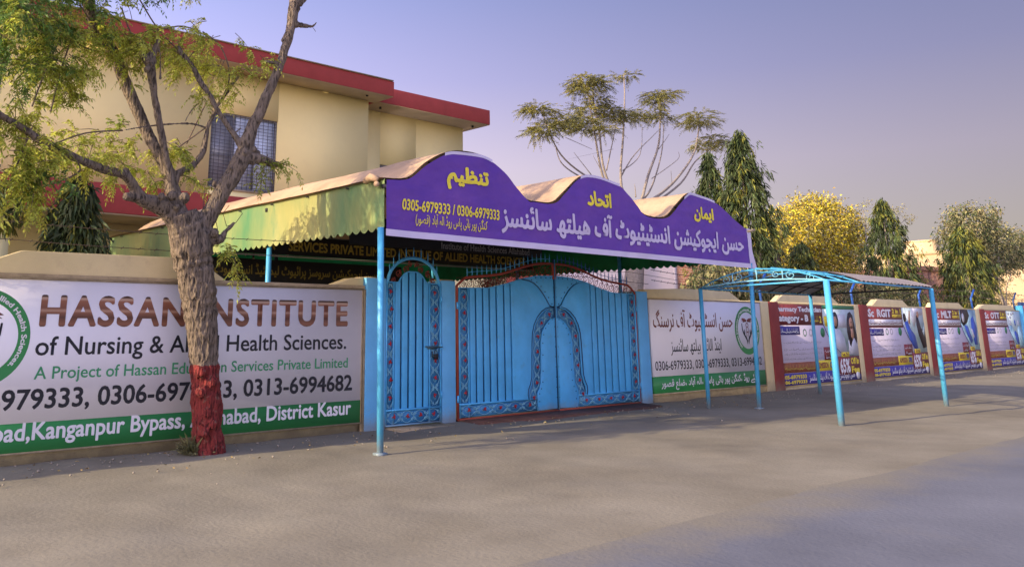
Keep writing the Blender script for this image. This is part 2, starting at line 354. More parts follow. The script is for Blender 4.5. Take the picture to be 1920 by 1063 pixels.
#@@STRUCTURE
# ------------------------------------------------------------------ ground and road
def ground_mat(name, ca, cb, cc, sc):
    m = M(name, ca, .95, .12, sc, .3, 22, col2=cb, spots=.45, spotcol=cc, spec=.15); return m
DIRT = ground_mat('dusty_ground', (.198, .180, .138), (.24, .222, .175), (.17, .156, .124), .55)
ASPH = ground_mat('dusty_asphalt', (.13, .14, .17), (.155, .165, .195), (.18, .178, .175), .4)
def axis(a, b, step, far):
    m = list(np.arange(a, b, step)); return np.array([-far, -far/4, a-30, a-8]+m+[b, b+8, b+30, far/4, far])
xs = axis(-8, 46, .16, 900); ys = np.concatenate([[-900, -250, -60, -25, -14], np.arange(-11, .3, .12), [1, 4, 10, 30, 120, 400, 900]])
gv = []
for y in ys:
    for x in xs:
        h = 0
        if -8 < x < 46 and -6.8 < y < .2:
            h = .022*noise.noise((x*.9, y*.9, 0))+.010*noise.noise((x*3.1, y*3.1, 4))
            h *= min(1, (y+6.8)/1.2)
            h += .05*max(0, 1-abs(y+.05)/.5)*(.5+.5*noise.noise((x*1.3, 0, 9)))
        gv.append((x, y, h))
nx = len(xs); gf = [(j*nx+i, j*nx+i+1, (j+1)*nx+i+1, (j+1)*nx+i) for j in range(len(ys)-1) for i in range(nx-1)]
MB().poly(gv, gf).build('ground', DIRT, smooth=True, kind='structure')
ed = [(x, -7.05-.006*x+.10*noise.noise((x*.5, 3, 0))+.05*noise.noise((x*2.3, 1, 0))) for x in np.arange(-60, 160, .5)]
b = MB(); b.poly([(x, y, .006) for x, y in ed]+[(x, -15.5, .006) for x, y in ed], [(len(ed)+i, len(ed)+i+1, i+1, i) for i in range(len(ed)-1)])
b.build('road', ASPH, kind='structure')
# dust drifted over the worn edge of the asphalt
n = ASPH.node_tree.nodes; l = ASPH.node_tree.links; bs = n['Principled BSDF']; src = bs.inputs['Base Color'].links[0].from_socket
ta = n.new('ShaderNodeTexCoord'); sa = n.new('ShaderNodeSeparateXYZ'); l.new(ta.outputs['Object'], sa.inputs[0]); na = n.new('ShaderNodeTexNoise'); na.inputs['Scale'].default_value = .9; na.inputs['Detail'].default_value = 9; na.inputs['Roughness'].default_value = .7; l.new(ta.outputs['Object'], na.inputs['Vector'])
ma = n.new('ShaderNodeMath'); ma.operation = 'MULTIPLY_ADD'; l.new(na.outputs[0], ma.inputs[0]); ma.inputs[1].default_value = 1.9; l.new(sa.outputs[1], ma.inputs[2])
ra = n.new('ShaderNodeMapRange'); l.new(ma.outputs[0], ra.inputs[0]); ra.inputs[1].default_value = -7.0; ra.inputs[2].default_value = -6.1; xa_ = n.new('ShaderNodeMix'); xa_.data_type = 'RGBA'; l.new(ra.outputs[0], xa_.inputs[0]); l.new(src, xa_.inputs[6]); xa_.inputs[7].default_value = (.208, .194, .158, 1); l.new(xa_.outputs[2], bs.inputs['Base Color'])
b = MB()          # small stones along the foot of the wall
for i in range(700):
    x = random.uniform(-2, 42); y = -abs(random.gauss(.1, .8))-.05
    r = random.uniform(.005, .022); b.ball((x, y, .02+.022*noise.noise((x*.9, y*.9, 0))), r, 5, 3, .6)
lf = np.stack([rng.uniform(1, 20, 260), -np.abs(rng.normal(.1, .9, 260))-.05, np.full(260, .035)], 1)
tag(MB().quads(leaves(lf, rng.normal(0, 1, (260, 3))*np.array([1, 1, .12]), rng.uniform(.03, .06, 260), .02, 0)).build('leaf_litter', M('dry_leaf', (.22, .16, .07), .9, .3, 9, island=.4), kind='stuff'), 'dry fallen leaves strewn on the dust before the wall and gate', 'leaf litter')
tag(b.build('gravel', M('grey_stones', (.27, .24, .20), .95, .3, 9), kind='stuff'), 'small grey stones scattered along the foot of the boundary wall', 'gravel')

_p = at(712, 308, 1, 13); W3_ = (float(_p[0]), float(_p[0])+1.7, float(_p[2])-1.9, float(_p[2]))
# ------------------------------------------------------------------ yellow two-storey building
def holed_wall(b, x0, x1, z0, z1, y0, y1, holes):
    cx = x0
    for (a, c, lo, hi) in sorted(holes):
        b.box(cx, a, y0, y1, z0, z1); b.box(a, c, y0, y1, z0, lo); b.box(a, c, y0, y1, hi, z1); cx = c
    b.box(cx, x1, y0, y1, z0, z1)
bd = thing('college_building', 'yellow two storey building with red flat roof edges behind the wall', 'building', (5, 12, 0))
W1 = (11.32, 13.62, 5.74, 8.10); W2 = (3.1, 5.42, 5.74, 8.06); W3 = W3_; W0 = (-4.0, -1.7, 5.74, 8.06)
b = MB(); holed_wall(b, -10, 17.2, 5.2, 9.40, 12, 12.3, [W0, W2, W1]); b.build('upper_wall', CREAM_B, bd)
b = MB(); holed_wall(b, 17.2, 22.62, 0, 9.402, 13, 13.3, [W3]); b.box(17.0, 17.2, 12.3, 13.2, 0, 9.40); b.box(22.32, 22.62, 13.3, 24, 0, 9.40); b.build('side_wall', CREAM_B, bd)
b = MB(); b.box(-10, 17.0, 12.1, 12.3, 0, 4.45); b.box(-10, -9.7, 12.3, 24, 0, 9.4); b.box(-9.7, 22.3, 23.7, 24, 0, 9.4); b.build('ground_floor_wall', CREAM_B, bd)
MB().box(-10.5, 17.56, 11.0, 24.4, 9.42, 9.95).build('roof_edge', RED, bd, bevel=.01)
MB().box(17.565, 23.18, 12.0, 24.4, 9.46, 10.05).build('roof_edge', RED, bd, bevel=.01)
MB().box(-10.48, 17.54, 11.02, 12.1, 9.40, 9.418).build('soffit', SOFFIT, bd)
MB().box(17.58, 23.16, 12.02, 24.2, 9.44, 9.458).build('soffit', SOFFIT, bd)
MB().box(-10.5, 17.5, 10.95, 11.03, 9.952, 9.985).build('roof_coping', COPING, bd)
MB().box(-10.3, 14.4, 10.0, 12.02, 4.46, 5.20).build('porch_roof', RED, bd, bevel=.01)
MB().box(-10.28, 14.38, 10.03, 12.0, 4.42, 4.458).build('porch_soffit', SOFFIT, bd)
for x in (-3, 1.2, 5.2, 9.1, 13.6):
    MB().box(x, x+.4, 10.3, 10.7, 0, 4.42).build('porch_column', CREAM_B, bd)
for x, y in ((16.7, 11.4), (18.1, 12.5), (22.7, 12.5)):
    MB().tube([(x, y, 9.36), (x, y, 9.44)], .045, 8).build('soffit_drain', DKSTEEL, bd)
def window(h, y, panes, parent):
    x0, x1, z0, z1 = h; b = MB(); t = .07
    b.box(x0, x0+t, y+.06, y+.14, z0, z1); b.box(x1-t, x1, y+.06, y+.14, z0, z1); b.box(x0+t, x1-t, y+.06, y+.14, z0, z0+t); b.box(x0+t, x1-t, y+.06, y+.14, z1-t, z1)
    xm = [x0+t+(x1-x0-2*t)*k/3 for k in (1, 2)]
    for x in xm: b.box(x-.03, x+.03, y+.07, y+.13, z0+t, z1-t)
    b.box(x0+t, xm[0]-.03, y+.075, y+.125, z0+1.0, z0+1.05)
    fr = b.build('window', WINFR, parent)
    xe = [x0+t]+xm+[x1-t]
    for k in range(3):
        MB().box(xe[k]+.02, xe[k+1]-.02, y+.09, y+.10, z0+t, z1-t).build('pane', panes[k], fr)
    g = MB(); n = int((z1-z0)/.105)
    for i in range(1, n): z = z0+(z1-z0)*i/n; g.tube([(x0+.02, y+.03, z), ((x0+x1)/2, y+.03, z-.012), (x1-.02, y+.03, z)], .007, 4)
    m = int((x1-x0)/.16)
    for i in range(1, m): x = x0+(x1-x0)*i/m; g.tube([(x, y+.04, z0+.02), (x, y+.04, z1-.02)], .008, 4)
    g.build('grille', GRILLE, fr)
    MB().box(x0-.03, x1+.03, y-.03, y+.06, z0-.05, z0-.002).build('sill', COPING, fr)
window(W1, 12, (PANE_D, PANE_L, PANE_L), bd); window(W2, 12, (PANE_D, PANE_D, PANE_D), bd); window(W0, 12, (PANE_D, PANE_L, PANE_D), bd); window(W3, 13, (PANE_D, PANE_D, PANE_D), bd)

# ------------------------------------------------------------------ boundary wall, pillars
TOPZ = 2.29
wl = thing('boundary_wall', 'long cream boundary wall carrying the large english billboard left of the gate', 'wall', (2, .15, 0))
MB().box(-14, 8.462, .035, .26, 0, TOPZ-.05).build('wall_body', CREAM, wl)
MB().box(-14, 8.45, -.01, .28, TOPZ-.05, TOPZ).build('coping', COPING, wl, bevel=.008)
for pts in ([(-7.2, TOPZ), (-6.6, 2.58), (-3.2, 2.58), (-2.6, TOPZ)], [(2.45, TOPZ), (3.15, 2.575), (5.5, 2.59), (5.98, TOPZ)], [(7.85, TOPZ), (8.2, 2.41), (8.455, 2.42), (8.455, TOPZ)]):
    MB().xz(pts, .04, .25).build('wall_cap', CREAM, wl, bevel=.008)
MB().box(8.40, 8.466, -.02, .03, 0, TOPZ-.06).build('edge_strip', COPING, wl)
wr = thing('boundary_wall', 'cream boundary wall with maroon pilasters running right from the gate', 'wall', (30, .15, 0))
TR = 2.262
MB().box(16.175, 42.0, .035, .26, 0, TR-.04).build('wall_body', CREAM, wr)
MB().box(16.175, 42.0, .0, .28, TR-.04, TR).build('coping', CREAM, wr)
for pts in ([(16.2, 2.44), (17.7, 2.495), (19.72, 2.47), (20.2, TR), (16.2, TR)], [(22.0, TR), (22.37, 2.45), (25.22, 2.465), (25.65, TR)], [(27.95, TR), (28.37, 2.455), (30.28, 2.455), (30.7, TR)],
            [(32.7, TR), (32.95, 2.43), (35.32, 2.45), (35.8, TR)], [(37.4, TR), (37.95, 2.44), (41.2, 2.45), (41.6, TR)]):
    MB().xz(pts, .04, .25).build('wall_cap', CREAM, wr, bevel=.008)
for a, c in ((21.47, 21.94), (26.82, 27.37), (32.0, 32.66), (37.2, 37.68)):
    MB().box(a, c, -.032, .034, 0, TR-.001).build('maroon_pilaster', DRED, wr, bevel=.006)
for a, c in ((21.05, 21.465), (26.52, 26.815), (31.72, 31.995), (36.77, 37.195)):
    MB().box(a, c, -.010, .034, 0, TR-.003).build('cream_pilaster', CREAM, wr, bevel=.006)
for a, c in ((21.96, 26.5), (27.4, 31.7), (32.68, 36.75), (37.7, 41.9)):
    MB().box(a, c, -.03, .034, 0, .075).build('plinth', CREAM, wr)
for x0, x1, y0, z, lb in ((8.468, 8.88, -.03, 2.42, 'blue painted pillar between the english billboard and the small gate'), (10.12, 10.44, -.02, 2.43, 'blue painted pillar standing between the small gate and double gate'),
                      (15.80, 16.17, -.03, 2.385, 'blue painted pillar between the double gate and the urdu board')):
    g = thing('gate_pillar', lb, 'pillar', ((x0+x1)/2, .15, 0), 'blue gate pillars')
    MB().box(x0, x1, y0, .38, 0, z).build('shaft', BLUE2, g, bevel=.012)
    if x0 < 15: MB().box(x0+.02, x1-.02, y0+.03, .35, z, z+.02).build('top_slab', COPING, g)
rp = MB().xz([(8.95, -.02), (15.75, -.02), (15.75, .05), (8.95, .05)], -.85, .3)
th = thing('threshold', 'low maroon concrete threshold in front of the double gate', 'threshold', (13, -.3, 0))
MB().yz([(-.62, -.02), (-.5, .035), (.12, .06), (.12, -.02)], 10.5, 15.75).build('ramp', MAROONC, th)
MB().yz([(-.42, -.02), (-.36, .03), (.12, .045), (.12, -.02)], 8.9, 10.1).build('step', COPING, th)

# ------------------------------------------------------------------ gates
def spiral(cx, cz, r, a0, turns, n=12, sgn=1):
    return [(cx+r*(1-.8*i/n)*math.cos(R(a0+sgn*360*turns*i/n)), cz+r*(1-.8*i/n)*math.sin(R(a0+sgn*360*turns*i/n))) for i in range(n+1)]
def scroll_mesh(w_, h_):
    b = MB()
    for s in (-1, 1):
        p = [(s*w_*.46*math.sin(math.pi*i/12)**.8 if i < 12 else 0, -h_/2+h_*i/12) for i in range(13)]
        b.tube([(x, 0, z) for x, z in p], .0065, 5)
        b.tube([(x, -.004, z) for x, z in spiral(s*w_*.24, h_*.40, w_*.17, 90, 1.1, 10, s)], .0055, 4)
        b.tube([(x, -.004, z) for x, z in spiral(s*w_*.24, -h_*.40, w_*.17, -90, 1.1, 10, -s)], .0055, 4)
        b.tube([(s*.01, -.006, -h_*.2), (s*w_*.12, -.006, -h_*.05), (s*w_*.05, -.006, h_*.12)], .005, 4)
    return b
SCR = scroll_mesh(.25, .32).mesh('scroll'); SCR.materials.append(SCROLL)
_b = MB()
for dx, dz, r in ((0, 0, .019), (.022, .012, .014), (-.02, .014, .013), (.004, -.024, .014), (.018, -.04, .009), (-.018, -.018, .010)): _b.ball((dx, -.012, dz), r, 6, 4)
ROSEM = _b.mesh('rose'); ROSEM.materials.append(ROSE)
def inst(name, me, parent, p, rot=0, sx=1, sz=1):
    o = bpy.data.objects.new(name, me); COL.objects.link(o); o.parent = parent; q = wloc(parent)
    o.location = (p[0]-q[0], p[1]-q[1], p[2]-q[2]); o.rotation_euler = (0, rot, 0); o.scale = (sx, 1, sz); return o
def column(parent, x, z0, z1, n, y=-.012, wd=1.0):
    h = (z1-z0)/n
    for i in range(n):
        z = z0+h*(i+.5); inst('scroll', SCR, parent, (x, y, z), random.uniform(-.03, .03), wd, h/.32)
        inst('rose', ROSEM, parent, (x+random.uniform(-.012, .012), y-.012, z+.02), random.uniform(0, 6.28), 1, 1)
def row(parent, x0, x1, z, n, y=-.012, hh=1.0):
    h = (x1-x0)/n
    for i in range(n):
        x = x0+h*(i+.5); inst('scroll', SCR, parent, (x, y, z), math.pi/2+random.uniform(-.04, .04), hh, h/.32)
        inst('rose', ROSEM, parent, (x, y-.012, z+.01), random.uniform(0, 6.28))
def strip(parent, x0, x1, zb, f, y0=-.022, y1=.014, g=.022):
    k = 4; top = [(x1-g-(x1-x0-2*g)*i/k, 0) for i in range(k+1)]; top = [(x, f(x)) for x, _ in top]
    MB().xz([(x0+g, zb), (x1-g, zb)]+top, y0, y1).build('panel_strip', BLUE, parent, bevel=.006)

# small gate
pg = thing('pedestrian_gate', 'narrow blue steel gate with arched top and ironwork borders', 'gate', (9.46, 0, 0))
def fped(x):
    d = abs(x-9.46)
    return 2.36 if d > .31 else 2.36+.19*math.cos(math.pi/2*(d/.31)**1.6)
xx = np.linspace(8.9, 10.08, 25)
MB().xz([(8.9, .07), (10.08, .07)]+[(x, fped(x)-.004) for x in xx[::-1]], .016, .03).build('back_plate', GROOVE, pg)
for a, c in zip([9.055, 9.21, 9.37, 9.53, 9.69], [9.21, 9.37, 9.53, 9.69, 9.83]): strip(pg, a, c, .32, fped)
for x0, x1 in ((8.9, 9.055), (9.83, 10.08)):
    MB().box(x0+.01, x1-.01, .002, .0155, .32, 2.35).build('border_panel', BORD, pg)
MB().box(8.91, 10.07, .002, .0155, .09, .30).build('border_panel', BORD, pg)
b = MB()
for x in (8.9, 9.05, 9.835, 10.085): b.box(x-.012, x+.012, -.03, .012, .07, 2.37)
b.box(8.9, 10.08, -.032, .013, .292, .318); b.box(8.9, 10.08, -.032, .013, .055, .08)
b.tube([(x, -.01, fped(x)+.006) for x in xx], .012, 5); b.build('frame', BLUE, pg)
column(pg, 8.975, .34, 2.33, 7, wd=.62); column(pg, 9.955, .34, 2.33, 7, wd=.9); row(pg, 8.92, 10.06, .19, 4, hh=.8)
arch = [(8.9, 2.34)]+arcpts(9.49, 2.36, .56, .43, 172, 8, 18)+[(10.09, 2.34)]
MB().tube([(x, 0, z) for x, z in arch], .03, 8).build('top_arch', BLUE, pg, smooth=True)
b = MB()
for i in range(9):
    a = R(160-17.5*i); x = 9.49+.56*math.cos(a); z = 2.36+.43*math.sin(a); b.tube([(x, 0, z), (x, 0, z+.12), (x, 0, z+.19)], [.009, .009, .002], 5)
b.build('spikes', BLUE, pg)
b = MB()
for s in (-1, 1):
    for cx, cz, r in ((.17, 2.62, .07), (.33, 2.54, .07), (.44, 2.43, .05), (.08, 2.70, .045)):
        b.tube([(x, -.005, z) for x, z in spiral(9.48+s*cx, cz-.02, r, 60, 1.6, 16, s)], .008, 4)
        for k in range(4): b.ball((9.48+s*cx+random.uniform(-.05, .05), -.01, cz+random.uniform(-.05, .03)), .018, 5, 3)
b.build('crest_scrollwork', DARKROSE, pg, kind='stuff')
lt = MB(); lt.tube([(9.72, -.05, 1.30), (10.10, -.05, 1.29)], .012, 6); lt.box(9.78, 9.98, -.045, -.015, 1.26, 1.31); lt.build('latch', BRASS, pg)
lk = MB(); lk.box(9.90, 9.98, -.08, -.045, 1.09, 1.18); lk.tube([(x, -.062, z) for x, z in arcpts(9.94, 1.19, .03, .05, 0, 180, 8)], .007, 5); lk.tube([(9.86, -.06, 1.22), (9.86, -.06, 1.12)], .01, 5); lk.build('padlock', DKSTEEL, pg)
b = MB()
for z in (.5, 1.3, 2.1): b.tube([(10.10, -.03, z-.05), (10.10, -.03, z+.05)], .018, 6)
b.build('hinges', BLUE, pg)

# double gate: two leaves
CX = 13.12
fx = [0, .5, .95, 1.4, 1.85, 2.62]; fz = [2.61, 2.595, 2.525, 2.41, 2.325, 2.305]
fg = lambda x: float(np.interp(abs(x-CX), fx, fz))
rx = [0, .35, .6, .9, 1.2, 1.5, 1.8, 2.15, 2.42, 2.63]; rz = [2.86, 2.85, 2.82, 2.755, 2.67, 2.60, 2.56, 2.53, 2.50, 2.35]
fr_ = lambda d: float(np.interp(d, rx, rz))
out_ = [(.13, 2.0), (.27, 1.97), (.40, 1.91), (.53, 1.80), (.62, 1.67), (.68, 1.50), (.70, 1.30), (.715, 1.0), (.73, .69), (.77, .57), (.83, .47), (.84, .38), (.82, .30)]
inn_ = [(.02, 1.80), (.15, 1.77), (.27, 1.69), (.36, 1.60), (.42, 1.48), (.455, 1.32), (.46, 1.1), (.47, .8), (.485, .60), (.53, .48), (.585, .39), (.59, .25), (.59, .085)]
arc_ = [(.95, 2.52), (.76, 2.50), (.61, 2.455), (.49, 2.38), (.38, 2.28), (.28, 2.17), (.19, 2.05), (.13, 2.0)]
def leaf(s, label):
    g = thing('gate_leaf', label, 'gate', (CX+s*2.62, 0, 0)); X = lambda d: CX+s*d
    dd = np.linspace(.008, 2.6, 40)
    MB().xz([(X(.008), .08), (X(2.6), .08)]+[(X(d), fg(X(d))-.004) for d in dd[::-1]], .016, .03).build('back_plate', GROOVE, g)
    ribs = [1.27, 1.45, 1.65, 1.83, 2.0, 2.18, 2.35] if s < 0 else [1.09, 1.27, 1.48, 1.70, 1.91, 2.13, 2.34]
    for a, c in zip(ribs[:-1], ribs[1:]): strip(g, min(X(a), X(c)), max(X(a), X(c)), .32, fg)
    r1 = ribs[0]
    arcx = arc_ if s < 0 else [(min(a, 1.0), z) for a, z in arc_]
    MB().xz([(X(a), z) for a, z in [(r1-.01, .32), (r1-.01, fg(X(r1)))]+[(d, fg(X(d))) for d in np.linspace(r1-.02, .96, 5)]+arcx+out_[1:]], -.034 if s < 0 else -.018, .0155).build('curved_panel', BLUE, g, bevel=.008)
    MB().xz([(X(a), z) for a, z in [(.018, 2.02), (.018, fg(X(0)))]+[(d, fg(X(d))) for d in (.3, .6, .93)]+[(a-.03, z+.004) for a, z in arc_[:-1]]+[(.10, 2.03)]], -.004, .0155).build('crown_panel', BLUE, g, bevel=.004)
    MB().xz([(X(a), z) for a, z in [(.018, .1)]+[(.018, 1.80)]+inn_], -.010, .0155).build('inner_panel', BLUE, g, bevel=.006)
    MB().xz([(X(a), z) for a, z in [(.018, 1.82)]+[(.018, 2.0)]+[(a-.02, z-.015) for a, z in out_]+[(.62, .31)]+[(a+.015, z) for a, z in inn_[::-1][2:]]], .006, .0150).build('arch_band', BORD, g)
    b = MB(); b.tube([(X(a), -.02, z) for a, z in out_], .013, 6); b.build('arch_rim', BLUE, g, smooth=True)
    b = MB(); b.tube([(X(a+(.018 if s < 0 else -.01)), -.026, z) for a, z in arc_], .016 if s < 0 else .007, 6); b.build('arc_rim_and_shade', GROOVE if s < 0 else BLUE, g, smooth=True)  # left leaf: dark tube paints the shadow line; right leaf: plain blue rim
    b = MB(); b.tube([(X(a+.03), -.03, z+.01) for a, z in out_], .014 if s < 0 else .010, 6); b.build('arch_painted_shadow', GROOVE, g, smooth=True)  # dark tube painted in for the shading outside the arch
    b = MB(); b.tube([(X(a), -.016, z) for a, z in inn_], .010, 6); b.build('arch_rim', BLUE, g, smooth=True)
    MB().box(min(X(2.36), X(2.59)), max(X(2.36), X(2.59)), .002, .0155, .32, 2.29).build('border_panel', BORD, g)
    MB().box(min(X(.61), X(2.59)), max(X(.61), X(2.59)), .002, .0152, .09, .30).build('border_panel', BORD, g)
    # arch scrolls along the band
    mid = [((a+c)/2, (z+y)/2) for (a, z), (c, y) in zip(out_, inn_)]
    P = [Vector((X(a), 0, z)) for a, z in mid]; cum = [0]
    for a, c in zip(P[:-1], P[1:]): cum.append(cum[-1]+(c-a).length)
    for k in range(7):
        t = cum[-1]*(k+.5)/7; j = max(i for i in range(len(cum)-1) if cum[i] <= t); q = (t-cum[j])/(cum[j+1]-cum[j]); p = P[j].lerp(P[j+1], q); d = P[j+1]-P[j]
        inst('scroll', SCR, g, (p.x, -.014, p.z), math.atan2(d.x, d.z), .72, cum[-1]/7/.32); inst('rose', ROSEM, g, (p.x, -.026, p.z), k)
    column(g, X(2.475), .34, 2.27, 7, wd=.86); row(g, min(X(.63), X(2.58)), max(X(.63), X(2.58)), .195, 5 if s < 0 else 5, hh=.75)
    b = MB()
    for d in (2.365, 2.585): b.box(min(X(d-.012), X(d+.012)), max(X(d-.012), X(d+.012)), -.03, .012, .08, 2.31)
    b.box(min(X(.6), X(2.6)), max(X(.6), X(2.6)), -.032, .013, .295, .32); b.tube([(X(d), -.008, fg(X(d))+.004) for d in dd], .010, 5); b.build('frame', BLUE, g)
    b = MB()
    for a, z in [(a-.09, z+.02) for a, z in arc_[1:]]+[(a-.055, z) for a, z in inn_[1:]]+[(.035, z) for z in np.arange(.3, 2.55, .19)]+[(d, 2.575-.02*d) for d in (.12, .25, .4, .55)]:
        b.ball((X(max(a, .03)), -.012, z), .012, 6, 4)
    b.build('rivets', GROOVE, g, kind='stuff')
    b = MB(); b.tube([(X(2.625), 0, .05)]+[(X(d), 0, fr_(d)) for d in np.linspace(2.63, 0.03, 34)]+[(X(.03), 0, 2.55)], .026 if s < 0 else .024, 8)
    b.tube([(X(2.625), -.01, .055), (X(.03), -.01, .06)], .022, 6); b.build('red_frame', REDMET, g, smooth=True)
    MB().box(min(X(.004), X(.03)), max(X(.004), X(.03)), -.02, .02, .07, 2.95).build('meeting_stile', BLUE if s > 0 else GROOVE, g)
    b = MB()
    for i, d in enumerate(np.arange(.12, 2.4, .125)):
        z = fr_(d); b.tube([(X(d), 0, z), (X(d), 0, z+.13), (X(d), 0, z+.2)], [.009, .009, .002], 5)
    b.tube([(X(d), 0, fr_(d)+.09) for d in np.arange(.1, 2.4, .12)], .006, 4)
    b.build('spikes', BLUE if s < 0 else ROYAL, g)
    b = MB()
    for d in np.arange(.16, 2.5, .165):
        za, zb = fg(X(d))+.01, fr_(d)-.03; r = (zb-za)/2
        if r < .03: continue
        b.tube([(x, 0, z) for x, z in spiral(X(d), (za+zb)/2, r, 90, 1.5, 16, 1 if int(d*10) % 2 else -1)], .007, 4)
        b.tube([(x, 0, z) for x, z in spiral(X(d)+.05, zb-.04, .03, 200, 1.2, 8)], .006, 4)
        b.tube([(X(d)-.08, 0, za), (X(d)-.08, 0, za+.06)], [.012, .002], 5)
    b.build('crest_scrollwork', DARKROSE, g, kind='stuff')
    b = MB()
    for z in (.4, 2.0): b.tube([(X(2.64), -.03, z-.06), (X(2.64), -.03, z+.06)], .02, 6)
    b.build('hinges', BLUE, g)
leaf(-1, 'left leaf of the blue double gate with red edge and ribbed panels')
leaf(1, 'right leaf of the blue double gate nearer the urdu board')

# ------------------------------------------------------------------ canopy over the gate
XL, XR, YF, YB = 7.25, 16.92, -2.1, 8.3
SEC = [(7.2, 3.66), (7.66, 3.71), (8.0, 3.97), (8.38, 4.17), (8.75, 4.25), (9.2, 4.225), (9.64, 4.02), (10.12, 3.66), (10.45, 3.62), (10.8, 3.65), (11.12, 3.87), (11.5, 4.14), (11.85, 4.225), (12.4, 4.18), (12.72, 4.09),
       (13.06, 3.85), (13.4, 3.65), (14.0, 3.66), (14.42, 3.93), (14.8, 4.17), (15.1, 4.21), (15.75, 4.12), (16.38, 3.86), (16.95, 3.66)]
cn = thing('gate_canopy', 'dusty three humped canopy with green scalloped valance over the gate', 'canopy', (12, -2.1, 0))
sx, sr = smooth_pts([(x, 0, z) for x, z in SEC], [0]*len(SEC), 4)
yy = np.linspace(YF+.03, YB, 60); b = MB(); v = []
for y in yy:
    for p in sx:
        s_ = noise.noise((p[0]*1.1, y*.8, 2))*.022+noise.noise((p[0]*3, y*2.2, 5))*.008
        v.append((p[0], y, p[2]+.022+s_*(1 if y > YF+.1 else 0)))
n = len(sx); b.poly(v, [(j*n+i, j*n+i+1, (j+1)*n+i+1, (j+1)*n+i) for j in range(59) for i in range(n-1)])
b.poly([(x, y, z-.02) for x, y, z in v], [(j*n+i, (j+1)*n+i, (j+1)*n+i+1, j*n+i+1) for j in range(59) for i in range(n-1)])
b.build('vaulted_roof', DUST, cn, smooth=True)
def valance(xp, mat, label=None, sgn=1):
    pts = []; k = 55; b = MB(); cols = []
    for i in range(k*6+1):
        y = YF+.02+(YB-YF-.02)*i/(k*6); ph = (i % 6)/6; sc = .055*abs(math.sin(math.pi*ph)); cols.append((y, 2.985-sc))
    v = []; m = 5
    for y, zb in cols:
        for j in range(m):
            t = j/(m-1); z = zb+(3.665-zb)*t; bul = .03*math.sin(math.pi*t)*noise.noise((y*.9, 1, xp))+.015*(1-t)*noise.noise((y*2.5, 0, xp))
            v.append((xp-sgn*(.0+bul), y, z))
    q = [(i*m+j, i*m+j+1, (i+1)*m+j+1, (i+1)*m+j) for i in range(len(cols)-1) for j in range(m-1)]
    b.poly(v, q if sgn < 0 else [f[::-1] for f in q]); b.poly([(x+.006*sgn, y, z) for x, y, z in v], q if sgn > 0 else [f[::-1] for f in q])
    return b.build('scalloped_valance', mat, cn, smooth=True, label=label)
valance(XL, GREENT, 'green valance with dust and golden sunlight in its colour'); valance(XR, GREENR, None, -1)
b = MB(); kk = 50; v = []
for i in range(kk*6+1):
    x = XL+.02+(XR-XL-.04)*i/(kk*6); ph = (i % 6)/6; v += [(x, YB, 2.985-.055*abs(math.sin(math.pi*ph))), (x, YB, 3.64)]
b.poly(v, [(2*i, 2*i+1, 2*i+3, 2*i+2) for i in range(kk*6)]); b.build('scalloped_valance', GREENR, cn)
for x, y, z, r in ((7.18, YF, 2.97, .045), (17.0, YF, 2.93, .045), (7.33, 1.2, 3.52, .045), (16.84, 1.2, 3.52, .045), (7.33, 4.6, 3.52, .045), (16.84, 4.6, 3.52, .045), (7.33, 8.1, 3.52, .045), (16.84, 8.1, 3.52, .045), (9.45, 4.6, 3.52, .04)):
    sh = .13 if (x > 16 and y < -1) else (-.04 if y < -1 else 0)
    b = MB(); b.tube([(x-sh, y, -.02), (x, y, z)], r, 12); b.build('post', DBLUE if x == 9.45 else POLE, cn, smooth=True)  # inner post: shade put into its colour as dark blue
    if y < -1: b = MB(); b.box(x-sh-.07, x-sh+.07, y-.07, y+.07, -.02, .02); b.build('base_plate', POLE, cn)
for y in (YF+.04, 1.2, 4.6, 8.1):
    MB().box(XL-.02, XR+.02, y-.025, y+.025, 3.53, 3.59).build('cross_beam', DKSTEEL, cn)
for x in (XL+.05, 10.45, 13.7, XR-.05):
    MB().box(x-.025, x+.025, YF+.07, YB-.1, 3.595, 3.64).build('long_beam', DKSTEEL, cn)
for y in np.arange(-1.2, 8, 1.1):
    MB().tube([(p[0], y, p[2]-.03) for p in sx[::2]], .014, 5).build('roof_rib', DKSTEEL, cn)
b = MB(); b.tube([(7.16, -1.75, 3.66), (7.14, -1.9, 3.70), (7.2, -2.0, 3.66)], [.05, .06, .045], 8); b.tube([(7.2, -1.96, 3.60), (7.13, -2.05, 3.58)], [.045, .04], 8); b.build('rolled_sheet_end', DUST, cn, smooth=True)
b = MB(); b.tube([(16.95, -2.12, 3.60), (17.2, -2.16, 3.64)], .03, 6); b.build('beam_end', COPING, cn)
lb = thing('light_bulb', 'bare bulb hanging under the canopy behind the scalloped edge', 'light bulb', at(475, 485, 1, 4.6))
q = wloc(lb); MB().ball((q[0], q[1], q[2]-.04), .05, 10, 8, 1.2).build('glass', GLASSBULB, lb, smooth=True)
MB().tube([(q[0], q[1], q[2]), (q[0], q[1], q[2]+.07), (q[0], q[1], 3.53)], [.02, .02, .004], 8).build('flex', DKSTEEL, lb)

